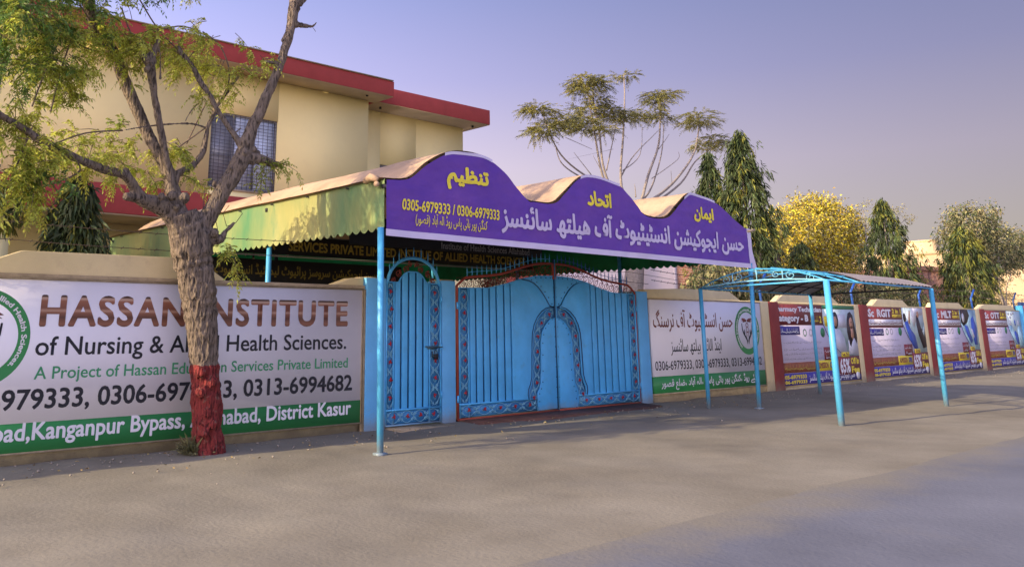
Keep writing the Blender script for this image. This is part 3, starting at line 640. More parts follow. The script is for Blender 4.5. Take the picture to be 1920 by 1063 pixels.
# purple banner, wrinkled vinyl, on the front of the canopy
bn = thing('gate_banner', 'purple banner with yellow and white urdu lettering across the canopy front', 'banner', (12.1, YF, 2.9))
top = [(7.245, 3.645), (7.661, 3.705), (8.014, 3.96), (8.383, 4.155), (8.712, 4.20), (9.224, 4.195), (9.64, 4.01), (10.12, 3.635), (10.31, 3.61), (10.79, 3.635), (11.12, 3.86), (11.48, 4.13), (11.85, 4.195), (12.45, 4.14), (12.69, 4.08), (13.06, 3.83), (13.37, 3.63), (14.02, 3.65), (14.44, 3.93), (14.79, 4.16), (15.03, 4.185), (15.8, 4.09), (16.38, 3.84), (16.9, 3.655), (17.12, 3.66)]
tx, _ = smooth_pts([(x, 0, z) for x, z in top], [0]*len(top), 8); tX = np.array([p[0] for p in tx]); tZ = np.array([p[2] for p in tx])
def bz(x): return float(np.interp(x, tX, tZ))
def wob(x, z): return YF-.03-.012*math.sin((x-7.25)*5.5+z*7)*math.exp(-(x-7.25)/.9)-.018*noise.noise((x*1.2, z*1.5, 3))-.010*noise.noise((x*1.5, z*9, 11))-.008*noise.noise((x*4+z*3, z*2.2, 7))
def sheet(x0, x1, lo, hi, dy, mat, name, n=150, m=10):
    v = []
    for i in range(n+1):
        x = x0+(x1-x0)*i/n
        for j in range(m+1): z = lo(x)+(hi(x)-lo(x))*j/m; v.append((x, wob(x, z)-dy, z))
    b = MB(); k = m+1; b.poly(v, [(i*k+j, i*k+j+1, (i+1)*k+j+1, (i+1)*k+j)[::-1] for i in range(n) for j in range(m)]); return b.build(name, mat, bn, smooth=True)
sheet(7.25, 17.0, lambda x: 2.885, bz, 0, PURPLE, 'cloth', 260, 24)
sheet(7.24, 17.15, lambda x: 2.86-.004*(x-7), lambda x: 2.955-.004*(x-7), .004, LILAC, 'border_strip')
sheet(16.93, 17.08, lambda x: 2.92, lambda x: 3.655, .006, LILAC, 'border_strip', 4, 12)
b = MB(); b.poly([(17.05, YF-.035, 2.83), (17.2, YF-.04, 2.82), (17.08, YF-.03, 3.2)], [(0, 1, 2)]); b.build('loose_corner', LILAC, bn)
for a, c in ((8.35, 9.35), (11.5, 12.6), (14.65, 15.75)):
    sheet(a, c, lambda x: bz(x)-.012, lambda x: bz(x)+.035, .003, LILAC, 'border_strip', 24, 2)
def bt(body, p0, p1, mat, bold, urd=True):
    """p0 = lower left photo pixel of the lettering box, p1 = upper right one"""
    a = at(*p0, 1, YF-.05); c = at(*p1, 1, YF-.05); V, F = glyphs(urdu(body) if urd else body, bold, 4); V = V.copy()
    X = a[0]+(V[:, 0]-V[:, 0].min())/np.ptp(V[:, 0])*(c[0]-a[0])
    # both corners give the same world heights because the band is level
    Z = a[2]+(V[:, 1]-V[:, 1].min())/np.ptp(V[:, 1])*(c[2]-a[2])
    m = MB(); m.v = [(x, wob(x, z)-.012-d*.0006, z) for x, z, d in zip(X, Z, V[:, 2])]; m.f = F
    m.build('lettering', mat, bn)
bt('تنظیم', (839, 354), (917, 320.5), YELLOW_T, .05)
bt('اتحاد', (1102, 385), (1146, 363), YELLOW_T, .045)
bt('ایمان', (1303, 415), (1338, 391.6), YELLOW_T, .045)
bt('حسن ایجوکیشن انسٹیٹیوٹ آف ھیلتھ سائنسز', (942, 437), (1393, 436), LILAC_T, .035)
bt('0305-6979333 / 0306-6979333', (755, 393), (938, 394), YELLOW_T, .028, False)
bt('کنگن پور بائی پاس روڈ الہ آباد (قصور)', (781, 425), (914, 412), YELLOW_T, .006)
#@@NEXT
# ------------------------------------------------------------------ inner sign boards under the canopy
sg = thing('inner_sign', 'long black sign board with gold english capitals hanging under the canopy', 'sign', (12, 4, 3.1))
MB().box(7.34, 16.82, 4.0, 4.05, 3.10, 3.50).build('board', BLACK, sg, bevel=.006)
MB().box(7.34, 16.82, 3.97, 4.0, 3.05, 3.085).build('board_rail', DIMGREY, sg)
a = at(541, 471, 1, 3.99)[0]; c = at(985, 489, 1, 3.99)[0]; un = (c-a)/52.0
text('HASSAN EDUCATION', 7.42, 9.06, 3.185, 3.37, 3.993, GOLD, sg, bold=.035, fit='cap')
text('SERVICES PRIVATE LIMITED INSTITUE OF ALLIED HEALTH SCIENCES', a, c, 3.185, 3.39, 3.993, GOLD, sg, bold=.035, fit='cap')
s2 = thing('inner_sign', 'lower black sign board under the canopy, shade put into its gold urdu lettering', 'sign', (9, 4, 2.6))
MB().box(7.34, 12.4, 4.0, 4.05, 2.50, 2.98).build('board', BLACK, s2, bevel=.006)
text(urdu('حسن ایجوکیشن سروسز پرائیوٹ لیمیٹیڈ انسٹیٹیوٹ'), at(402, 500, 1, 3.99)[0], at(712, 510, 1, 3.99)[0], 2.60, 2.90, 3.993, M('shaded_gold', (.25, .19, .04), .7, .2, 20), s2, bold=.03)  # gold darkened in colour to stand for the canopy's shade
s3 = thing('inner_sign', 'small dark board with grey english lettering just under the purple banner', 'sign', (10, 1.15, 3.1))
p = at(828, 466.5, 1, 1.09); q = at(993, 476, 1, 1.09); pt = at(828, 454, 1, 1.09)
MB().box(8.9, 14.0, 1.10, 1.13, p[2]-.035, pt[2]+.35).build('board', BLACK, s3, bevel=.006)
text('Institute of Health Sciences Allahabad', p[0], q[0], p[2], pt[2], 1.095, DIMGREY, s3, bold=.02, fit='cap')

# ------------------------------------------------------------------ english billboard left of the gate
YB0 = -.004
bb = thing('billboard', 'long white and green billboard in english on the wall left of the gate', 'billboard', (4, YB0, .15))
BL, BR, BZ0, BZ1, GZ = -2.3, 8.43, .165, 2.215, .50
MB().box(BL, BR-.03, YB0, .034, GZ, BZ1).build('sheet', VINYL, bb)
MB().box(BL, BR-.03, YB0, .034, BZ0, GZ-.001).build('green_band', GREENP, bb)
b = MB(); b.box(BL-.03, BR, -.02, .033, BZ1+.001, BZ1+.025); b.box(BL-.03, BR, -.02, .033, BZ0-.025, BZ0-.001); b.box(BR-.029, BR, -.02, .033, BZ0, BZ1); b.box(BL-.03, BL-.001, -.02, .033, BZ0, BZ1)
b.build('frame', M('board_frame', (.30, .24, .15), .7, .3, 6), bb)
# the title print: brown letters with a bevelled sheen running across each letter's height
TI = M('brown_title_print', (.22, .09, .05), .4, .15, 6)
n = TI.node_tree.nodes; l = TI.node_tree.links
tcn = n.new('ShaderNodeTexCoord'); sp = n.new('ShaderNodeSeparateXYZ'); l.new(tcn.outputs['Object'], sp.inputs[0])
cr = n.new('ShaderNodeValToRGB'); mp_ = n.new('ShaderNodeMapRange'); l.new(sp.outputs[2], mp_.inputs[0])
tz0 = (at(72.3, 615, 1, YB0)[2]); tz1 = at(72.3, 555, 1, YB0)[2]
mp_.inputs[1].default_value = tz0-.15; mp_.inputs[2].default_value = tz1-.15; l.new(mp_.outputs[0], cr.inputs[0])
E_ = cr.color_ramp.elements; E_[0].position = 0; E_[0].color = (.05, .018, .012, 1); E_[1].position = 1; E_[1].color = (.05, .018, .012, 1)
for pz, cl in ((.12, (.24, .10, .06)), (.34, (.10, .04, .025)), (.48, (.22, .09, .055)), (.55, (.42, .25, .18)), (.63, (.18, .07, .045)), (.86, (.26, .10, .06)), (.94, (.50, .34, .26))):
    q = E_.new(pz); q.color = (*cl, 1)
l.new(cr.outputs[0], n['Principled BSDF'].inputs['Base Color'])
yt = YB0-.003
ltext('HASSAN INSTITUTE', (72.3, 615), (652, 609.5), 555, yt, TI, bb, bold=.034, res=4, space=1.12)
yk = yt
ltext('of Nursing & Allied Health Sciences.', (64.6, 667.5), (649, 653), 632, yk, INK, bb, bold=.012, slant=0)
ltext('A Project of Hassan Education Services Private Limited', (63, 710.5), (652, 689), 687, yk, GREENI, bb, bold=.010)
ltext('0305-6979333, 0306-6979333, 0313-6994682', (-168, 781), (660, 731), 740, yk, INK, bb, bold=.022)
ltext('Chunian Road,Kanganpur Bypass, Allahabad, District Kasur'.replace('Chunian ', ''), (-45, 830), (658, 779), 795, yk, WHITEP, bb, bold=.024)
pa = at(57.5, 624.7, 1, yt); pb_ = at(0, 545, 1, yt); pc = at(0, 715, 1, yt)
A_ = np.array([[2*(pb_[0]-pa[0]), 2*(pb_[2]-pa[2])], [2*(pc[0]-pa[0]), 2*(pc[2]-pa[2])]]); B_ = np.array([pb_[0]**2+pb_[2]**2-pa[0]**2-pa[2]**2, pc[0]**2+pc[2]**2-pa[0]**2-pa[2]**2])
lc = np.linalg.solve(A_, B_); lr = math.hypot(pa[0]-lc[0], pa[2]-lc[1]); print('logo', lc, lr)
lr = min(max(lr, .5), .72); lc[0] = pa[0]-lr
def emblem(cx, cz, r, y, parent, th, a0, a1, txt):
    ringmesh(cx, cz, r, r*.76, y-.001, GREENP, parent, 'emblem_ring')
    ring_text(txt, cx, cz, r*.82, r*.93, a0, a1, y-.003, WHITEP, parent, bold=.03)
    for s in (-1, 1):     # a cupped hand
        p = [(.06, -.58), (.12, -.40), (.20, -.30), (.34, -.14), (.42, .06), (.44, .30), (.40, .30), (.36, .05), (.27, -.10), (.24, .06), (.19, -.02), (.20, -.18), (.10, -.26), (.02, -.42)]
        flat([(cx+s*a*r, cz+b*r) for a, b in (p if s > 0 else p[::-1])], y-.002, INK, parent, 'emblem_hand')
        wg = [(.02, .44), (.16, .50), (.34, .52), (.44, .46), (.32, .45), (.42, .39), (.27, .40), (.34, .33), (.18, .36), (.04, .36)]
        flat([(cx+s*a*r, cz+b*r) for a, b in (wg if s > 0 else wg[::-1])], y-.002, REDURDU, parent, 'emblem_wing')
    text('H', cx-.09*r, cx+.09*r, cz-.25*r, cz+.12*r, y-.003, REDURDU, parent, bold=.0)
    ringmesh(cx, cz+.22*r, r*.11, r*.07, y-.0015, REDURDU, parent, 'emblem_loop', 20)
emblem(lc[0], lc[1], lr, YB0-.001, bb, 0, 235, -42, 'Hassan Institute of Nursing & Allied Health Sciences.')

# ------------------------------------------------------------------ urdu board right of the gate
ub = thing('billboard', 'white board with urdu text and round green emblem right of the gate', 'billboard', (18.6, 0, .2))
U0, U1, UZ0, UZ1, UG = 16.25, 21.02, .205, 2.215, .56
yu = -.012
MB().box(U0, U1, yu, .034, UG, UZ1).build('sheet', VINYL, ub); MB().box(U0, U1, yu, .034, UZ0, UG-.001).build('green_band', GREENP, ub)
b = MB(); b.box(U0-.05, U1+.03, -.02, .033, UZ1+.001, UZ1+.03); b.box(U0-.05, U1+.03, -.02, .033, UZ0-.03, UZ0-.001); b.box(U1+.001, U1+.03, -.02, .033, UZ0, UZ1); b.build('frame', COPING, ub)
def uc(u, v): # pixel of the zoomed study (3.323x, origin 1180,460)
    return at(1180+u/3.323, 460+v/3.323, 1, yu)
def utext(body, x, zb, zt, mat, bold, urd=True, fit='box'):
    text(urdu(body) if urd else body, x[0], x[1], zb, zt, yu-.003, mat, ub, bold=bold, fit=fit)
p = uc(150, 535); q = uc(648, 555); tp = uc(240, 390)
utext('حسن انسٹیٹیوٹ آف نرسنگ', (p[0], q[0]), p[2]-.02, tp[2]-.03, REDURDU, .012)
p = uc(262, 688); q = uc(578, 680); tp = uc(320, 570)
utext('اینڈ الائیڈ ہیلتھ سائنسز', (p[0], q[0]), p[2], tp[2], INK, .006)
p = uc(163, 780); q = uc(828, 755); tp = uc(163, 723)
utext('0306-6979333, 0305-6979333, 0313-6994682', (p[0], q[0]), p[2], tp[2], INK, .008, False, 'cap')
p = uc(200, 880); q = uc(790, 850)
utext('نئے روڈ ،کنگن پور بائی پاس ،الہ آباد ،ضلع قصور', (p[0], q[0]), UZ0+.05, UG-.04, WHITEP, .02)
ec = uc(735, 530); er = (uc(812, 540)[0]-uc(655, 520)[0])/2
emblem(ec[0], ec[2], er*.98, yu-.001, ub, 0, 232, -52, 'Hassan Institute of Nursing & Allied Health Sciences.')

# ------------------------------------------------------------------ four admission posters
def scribble(parent, x0, x1, z0, z1, y, mat, name='fine_print', gap=.04):
    """print far too small to read: a line of tiny strokes and dots"""
    b = MB(); x = x0
    while x < x1:
        w_ = random.uniform(.03, .10); h = (z1-z0)*random.uniform(.25, .6); zz = z0+(z1-z0)*random.uniform(.1, .35)
        s_ = random.uniform(-.02, .02)
        b.poly([(x, y, zz), (x+w_, y, zz+s_), (x+w_, y, zz+s_+h*.35), (x, y, zz+h*.4)], [(0, 1, 2, 3)])
        if random.random() < .6: b.poly([(x+w_*.4, y, zz+h*.3), (x+w_*.4+.012, y, zz+h*.3), (x+w_*.5+.012, y, z1-.005), (x+w_*.5, y, z1-.005)], [(0, 1, 2, 3)])
        if random.random() < .4: b.poly([(x, y, z0), (x+.016, y, z0), (x+.016, y, z0+.016), (x, y, z0+.016)], [(0, 1, 2, 3)])
        x += w_+random.uniform(.006, gap)
    b.build(name, mat, parent, kind='stuff')
def poster(x0, x1, label, head, kind):
    Z0, Z1 = .12, 2.215; W = x1-x0; H = Z1-Z0; y = -.006
    g = thing('poster', label, 'poster', ((x0+x1)/2, 0, Z0), 'admission posters on the wall')
    X = lambda a: x0+a*W; Z = lambda b: Z1-b*H
    MB().box(x0, x1, y, .034, Z0, Z1).build('sheet', P_WHITE, g)
    def rect(a, c, t, bt_, mat, name, lay=1): return MB().box(X(a), X(c), y-.0022*lay, y-.0022*(lay-1)-.0004, Z(bt_), Z(t)).build(name, mat, g)
    pic = .55 if kind == 0 else .60
    rect(0, pic, 0, .265 if kind == 0 else .30, P_MAROON, 'title_band')
    # picture area with a slanting, curving left edge
    edge = [(pic, 0), (pic, .26), (pic+.03, .36), (pic+.08, .47), (pic+.15, .58), (pic+.24, .68)]
    pl = [(X(a), Z(c)) for a, c in edge]+[(X(1), Z(.68)), (X(1), Z(0))]
    base = {0: P_TEAL, 1: P_TEAL, 2: P_SKYB, 3: P_TEAL}[kind]
    flat(pl, y-.0022, base, g, 'picture', .0018)
    b = MB(); b.tube([(X(a), y-.004, Z(c)) for a, c in edge[1:]], .011, 4); b.build('picture_edge', P_BLUE, g)
    l2 = y-.0046
    def shape(pts, mat, name, lay=0): flat([(X(a), Z(c)) for a, c in pts], l2-lay*.0016, mat, g, name, .0012)
    if kind == 0:
        shape([(.55, .0), (1, .0), (1, .05), (.55, .05)], P_GREEN, 'picture_border')
        shape([(.56, .15), (.62, .14), (.63, .28), (.57, .28)], P_YELLOW, 'picture_detail')
        shape([(.73, .12), (.86, .12), (.87, .30), (.73, .30)], P_COAT, 'picture_detail')
        # two people in white coats: dark hair, face, coat
        shape([(.64, .34), (.70, .30), (.77, .33), (.82, .44), (.84, .64), (.72, .64), (.66, .50)], P_COAT, 'pictured_coat')
        shape(ell(0, 0, 1, 1, 16) and [(.715+.04*a, .20+.115*c) for a, c in ell(0, 0, 1, 1, 20)], P_DARK, 'pictured_hair', 1)
        shape([(.712+.026*a, .215+.07*c) for a, c in ell(0, 0, 1, 1, 20)], P_SKIN, 'pictured_face', 2)
        shape([(.865, .66), (.87, .48), (.91, .40), (.97, .41), (1, .47), (1, .66)], P_COAT, 'pictured_coat')
        shape([(.885, .52), (.865, .36), (.875, .20), (.90, .10), (.935, .08), (.965, .13), (.98, .26), (1.0, .40), (.99, .52), (.95, .42), (.90, .56)], P_DARK, 'pictured_hair', 1)
        shape([(.932+.026*a, .235+.078*c) for a, c in ell(0, 0, 1, 1, 22)], P_SKIN, 'pictured_face', 2)
        shape([(.92, .29), (.95, .29), (.96, .42), (.935, .47), (.915, .42)], P_SKIN, 'pictured_neck', 2)
        for dx in (-.009, .010): shape([(.932+dx+.004*a, .222+.008*c) for a, c in ell(0, 0, 1, 1, 8)], P_DARK, 'pictured_eye', 3)
        shape([(.925, .275), (.933, .272), (.942, .275), (.933, .284)], REDURDU, 'pictured_mouth', 3)
    elif kind == 1:
        shape([(.78, 0), (1, 0), (1, .10), (.9, .12), (.8, .30), (.77, .2)], P_COAT, 'picture_detail')
        shape([(.63, .22), (.69, .20), (.73, .32), (.80, .42), (.83, .62), (.76, .62), (.70, .50), (.66, .36)], P_SCRUB, 'pictured_scrubs')
        shape([(.64+.028*a, .15+.07*c) for a, c in ell(0, 0, 1, 1, 16)], P_DARK, 'pictured_hair', 1)
        shape([(.70, .22), (.735, .04), (.755, .04), (.73, .26)], P_SKIN, 'pictured_arm', 1)
        shape([(.86, .12), (.89, .10), (.93, .30), (.97, .36), (1, .30), (1, .6), (.93, .62), (.87, .42), (.85, .26)], P_DARK, 'pictured_clothes', 1)
        shape([(.895+.02*a, .10+.05*c) for a, c in ell(0, 0, 1, 1, 14)], P_SKIN, 'pictured_face', 2)
        shape([(.95, .36), (1, .22), (1, .34), (.97, .44)], P_TEAL, 'pictured_sleeve', 2)
    elif kind == 2:
        shape([(.61, 0), (.80, 0), (.83, .10), (.76, .22), (.66, .28), (.61, .22)], P_DARK, 'picture_detail')
        shape([(.67+.03*a, .14+.08*c) for a, c in ell(0, 0, 1, 1, 16)], P_COAT, 'pictured_face', 1)
        shape([(.68, .26), (.76, .28), (.84, .52), (.80, .58), (.72, .44)], P_SCRUB, 'pictured_glove', 1)
        shape([(.86, .16), (.92, .10), (.98, .30), (.95, .60), (.88, .60), (.84, .36)], P_SCRUB, 'pictured_glove')
        shape([(.82, .30), (.87, .34), (.90, .46), (.86, .50)], P_COAT, 'picture_detail', 1)
    else:
        shape([(.62, .30), (.70, .24), (.76, .34), (.84, .66), (.78, .66), (.68, .50)], P_SKYB, 'pictured_gown')
        shape([(.86, .34), (.92, .26), (.98, .34), (1, .64), (.88, .66)], P_SKYB, 'pictured_gown')
        shape([(.76, .4), (.80, .36), (.86, .44), (.87, .66), (.82, .66)], P_SCRUB, 'pictured_gown', 1)
        for a in (.69, .82, .92): shape([(a+.02*p_, .22+.06*q_) for p_, q_ in ell(0, 0, 1, 1, 14)], P_SCRUB if a == .82 else P_COAT, 'pictured_cap', 1)
        for a, c in ((.66, .05), (.74, .06), (.70, .12), (.80, .03)): shape([(a+.025*p_, c+.03*q_) for p_, q_ in ell(0, 0, 1, 1, 12)], P_COAT, 'picture_lamp', 1)
    rect(.52 if kind == 0 else .57, .62 if kind == 0 else .72, .55, .72, P_MAROON, 'notice_box', 2)
    rect(0, .70, .725, .85, P_BROWN, 'course_band', 1); rect(.70, 1, .68, .925, P_MAROON, 'fee_box', 3)
    rect(0, 1, .855, 1, P_BLUE, 'foot_band', 2)
    rect(.40 if kind == 0 else .44, .70, .715, .85, P_YELLOW, 'admission_box', 2)
    rect(.75, .86, .625, .69, P_YELLOW, 'upto_box', 4)
    if kind == 0: rect(0, .24, .28, .385, P_BLUE, 'subtitle_box', 2)
    else: rect(0, .24, .315, .415, P_BLUE, 'subtitle_box', 2)
    T = lambda s, a, c, t, bo, mat, bold=.03, u=False, lay=2, fit='box': text(urdu(s) if u else s, X(a), X(c), Z(bo), Z(t), y-.0022*lay-.003, mat, g, bold=bold, fit=fit, res=2)
    if kind == 0:
        T('Pharmacy Technician', -.04, .535, .03, .115, WHITEP, .05); T('Category - B', -.05, .36, .13, .245, WHITEP, .05); T('2', .50, .53, .145, .235, P_YELLOW, .04)
        scribble(g, X(.38), X(.49), Z(.235), Z(.14), y-.007, P_YELLOW, 'small_print', .01)
    else:
        T(head[:3], -.045, .11, .03, .15, WHITEP, .05); T(head[4:], .16, .40, .03, .15, WHITEP, .05); T('2 in 1', .42, .58, .02, .09, P_YELLOW, .05)
        rect(.42, .59, .105, .15, P_YELLOW, 'tag_strip', 2); rect(.005, .585, .18, .27, WHITEP, 'subject_strip', 2); scribble(g, X(.02), X(.57), Z(.26), Z(.19), y-.0075, P_MAROON, 'small_print', .02)
        scribble(g, X(.43), X(.58), Z(.148), Z(.108), y-.0075, P_MAROON, 'small_print', .01)
    tt = .30 if kind == 0 else .33
    scribble(g, X(.01), X(.225), Z(tt+.07), Z(tt), y-.0082, WHITEP, 'small_print', .01)
    for k, a in enumerate((.30, .375, .45)): 
        if k < 2: ringmesh(X(a), Z(.36), .10, .07, y-.004, P_GREY if k else P_GREEN, g, 'small_seal', 20)
        else: pass
    MB().xz(ell(X(.53), Z(.36), .13, .13, 20), y-.004, y-.002).build('small_emblem', P_GREEN, g)
    for z in (.46, .545, .60, .66): scribble(g, X(.03), X(.50), Z(z+.035), Z(z), y-.004, P_GREY)
    scribble(g, X(.53 if kind == 0 else .58), X(.61 if kind == 0 else .70), Z(.62), Z(.58), y-.008, WHITEP, 'small_print'); scribble(g, X(.54 if kind == 0 else .59), X(.60 if kind == 0 else .69), Z(.70), Z(.65), y-.008, WHITEP, 'small_print')
    scribble(g, X(.02), X(.38), Z(.83), Z(.75), y-.006, GOLD, 'small_print', .012)
    T('ADMISSION', .42 if kind == 0 else .455, .56 if kind == 0 else .60, .74, .82, P_BROWN, .05, lay=2); T('OPEN', .58 if kind == 0 else .62, .685, .74, .82, P_BLUE, .05, lay=2)
    T('65%' if kind else '65%', .715, .855, .71, .90, WHITEP, .04, lay=3); T('Off in', .87, .985, .70, .79, P_YELLOW, .05, lay=3); T('Fee', .87, .985, .815, .905, P_YELLOW, .05, lay=3)
    T('Up To', .765, .845, .635, .68, P_BROWN, .04, lay=4)
    T('0305-6979333', -.045, .27, .875, .925, P_YELLOW, .05, lay=2); T('0306-6979333', -.045, .27, .94, .985, P_YELLOW, .05, lay=2)
    text(urdu('حسن ایجوکیشن انسٹیٹیوٹ آف ہیلتھ سائنسز'), X(.30), X(.91), Z(.985), Z(.87), y-.0075, WHITEP, g, bold=.02, res=2)
    MB().xz(ell(X(.955), Z(.93), .12, .13, 20), y-.0072, y-.005).build('small_emblem', WHITEP, g)
poster(21.941, 26.49, 'poster headed Pharmacy Technician, beside the white urdu board', '', 0)
poster(27.371, 31.69, 'poster reading BSc RGIT with people in blue scrubs', 'BSc RGIT', 1)
poster(32.661, 36.74, 'poster reading BSc MLT with blue laboratory picture', 'BSc MLT', 2)
poster(37.681, 41.92, 'poster reading BSc OTT at the far right end of the wall', 'BSc OTT', 3)

# ------------------------------------------------------------------ end of the wall: blue post and dark gate
g = thing('far_gate', 'dark navy steel gate past the last poster at the right edge', 'gate', (43.5, .1, 0))
MB().box(42.02, 42.25, -.1, .2, 0, 2.45).build('gate_post', POLE, g); MB().box(42.26, 46.5, .02, .1, .08, 2.6).build('gate_panel', DBLUE, g)
for x in np.arange(42.5, 46.4, .5): MB().box(x, x+.06, -.02, .019, .1, 2.58).build('gate_rib', DBLUE, g)
MB().box(42.5, 43.2, -.045, -.021, 2.2, 2.45).build('red_plate', RED, g)

# ------------------------------------------------------------------ blue arched shelter in front of the posters
HZ = 2.4
A0 = at(1313, 541, 2, HZ); B0 = at(1519, 553, 2, HZ); C0 = at(1549, 525, 2, HZ); D0 = at(1745, 541, 2, HZ)
sh = thing('street_shelter', 'blue tubular shelter with arched ribs and half sheeted roof before the posters', 'shelter', ((A0[0]+D0[0])/2, (A0[1]+D0[1])/2, 0))
for p, r in ((A0, .042), (B0, .042), (C0, .054), (D0, .050)):
    MB().tube([(p[0], p[1], -.02), (p[0], p[1], HZ)], r, 12).build('post', POLE, sh, smooth=True)
V3 = lambda p: Vector(tuple(float(a) for a in p))
a_, b_, c_, d_ = map(V3, (A0, B0, C0, D0))
for p, q, nm in ((a_, b_, 'eave_rail'), (c_, d_, 'eave_rail'), (a_, c_, 'tie_rail'), (b_, d_, 'tie_rail')):
    MB().tube([p, q], .017, 8).build(nm, POLE if nm == 'eave_rail' and p == c_ or p == a_ else DKSTEEL, sh, smooth=True)
RISE = .29
def rib(t, k=16, rise=RISE):
    p = a_.lerp(b_, t); q = c_.lerp(d_, t); return [p.lerp(q, i/k)+Vector((0, 0, rise*4*(i/k)*(1-i/k))) for i in range(k+1)]
for i in range(8):
    MB().tube(rib(i/7), .013, 7).build('arched_rib', POLE if i < 4 else DKSTEEL, sh, smooth=True)
b = MB(); b.tube(rib(0, 16, .08), .016, 6)
for f in (.3, .5, .7):
    p = a_.lerp(c_, f); z = 4*f*(1-f); b.tube([p+Vector((0, 0, .08*z)), p+Vector((0, 0, RISE*z))], .011, 6)
for s in (-1, 1):
    for f, r in ((.15, .09), (.26, .11), (.40, .10)):
        p = a_.lerp(c_, .5+s*f); z = 4*(.5+s*f)*(.5-s*f); d = (c_-a_).normalized()
        b.tube([p+Vector((0, 0, .18*z))+d*x_*1.8+Vector((0, 0, z_)) for x_, z_ in spiral(0, 0, r*.7, 90, 1.3, 14, s)], .006, 5)
b.build('gable_scrollwork', SCROLL, sh)
for f in (.12, .25, .38, .5, .62, .75, .88):
    z = RISE*4*f*(1-f)+.02
    MB().tube([a_.lerp(c_, f)+Vector((0, 0, z)), b_.lerp(d_, f)+Vector((0, 0, z))], .013, 6).build('purlin', POLE if f > .3 else DKSTEEL, sh)
b = MB(); v = []; n1, n2 = 40, 24
for i in range(n1+1):
    for j in range(n2+1):
        f = j/n2; t0 = .40-.12*f; t = t0+(1.02-t0)*i/n1; p = a_.lerp(b_, t).lerp(c_.lerp(d_, t), f)
        v.append((p.x, p.y, p.z+RISE*4*f*(1-f)+.04+.012*math.cos(i*math.pi)))
q = [(i*(n2+1)+j, (i+1)*(n2+1)+j, (i+1)*(n2+1)+j+1, i*(n2+1)+j+1) for i in range(n1) for j in range(n2)]
b.poly(v, q).poly([(x, y, z-.006) for x, y, z in v], [f[::-1] for f in q]); b.build('roof_sheet', RUST_ROOF, sh)
MB().tube([b_.lerp(d_, .5)+Vector((0, 0, 0)), b_.lerp(d_, .5)+Vector((0, 0, RISE))], .02, 6).build('king_post', DKSTEEL, sh)

# ------------------------------------------------------------------ barbed wire and its posts on the wall
ends = []
for i, (u, v, lb_) in enumerate([(1427, 562, 'beside the second cap'), (1599, 570, 'behind the shelter roof'), (1726, 577, 'left of the front shelter post'), (1824, 580, 'beside the last maroon pilaster'), (1903, 583, 'near the far end of the wall')]):
    p = at(u, v, 1, .16); g = thing('wire_post', 'short bent royal blue wire post '+lb_, 'post', (p[0], .16, TR), 'bent wire posts on top of the wall')
    h = .72; b = MB(); b.tube([(p[0], .16, TR-.02), (p[0]-.05, .16, TR+h*.55), (p[0]+.22, .10, TR+h)], .035, 8); b.build('bent_post', ROYAL if i < 4 else DBLUE, g, smooth=True); ends.append(Vector((p[0], .14, TR)))
ends = [Vector((16.6, .14, TR+.15))]+ends+[Vector((45, .14, TR))]
for z, dd in ((.25, 0), (.48, 0), (.68, .14)):
    b = MB()
    for p, q in zip(ends[:-1], ends[1:]):
        pts = [p.lerp(q, i/10)+Vector((dd, 0, z-.05*4*(i/10)*(1-i/10))) for i in range(11)]; b.tube(pts, .007, 4)
        n_ = int((q-p).length/.25)
        for i in range(n_):
            c = p.lerp(q, (i+.5)/n_)+Vector((dd, 0, z-.05*4*((i+.5)/n_)*(1-(i+.5)/n_))); b.tube([c+Vector((-.02, 0, -.025)), c+Vector((.02, .0, .025))], .005, 3)
    tag(b.build('barbed_wire', WIRE), {.25: 'lowest', .48: 'middle', .68: 'topmost'}[z]+' strand of barbed wire along the right hand wall', 'barbed wire')
b = MB()
for z in (2.72, 2.95): 
    P0, P1 = Vector((1.5, .2, z+.05)), Vector((7.2, .2, z)); b.tube([P0.lerp(P1, i/14)+Vector((0, 0, -.05*4*(i/14)*(1-i/14))) for i in range(15)], .005, 4)
    for i in range(24): c = P0.lerp(P1, (i+.5)/24)+Vector((0, 0, -.05*4*((i+.5)/24)*(1-(i+.5)/24))); b.tube([c+Vector((-.02, 0, -.02)), c+Vector((.02, 0, .02))], .005, 3)
tag(b.build('barbed_wire', WIRE), 'pair of slack barbed wires above the left hand wall behind the tree', 'barbed wire')
b = MB(); b.tube([(11.2, .8, 2.55), (13, .8, 2.72), (15.2, .8, 2.70), (17.4, .8, 2.62)], .006, 4); b.tube([(14.4, .5, 2.75), (16.2, .5, 2.85), (18.2, .5, 2.72)], .005, 4)
tag(b.build('barbed_wire', WIRE), 'thin sagging wires behind the top of the double gate', 'barbed wire')
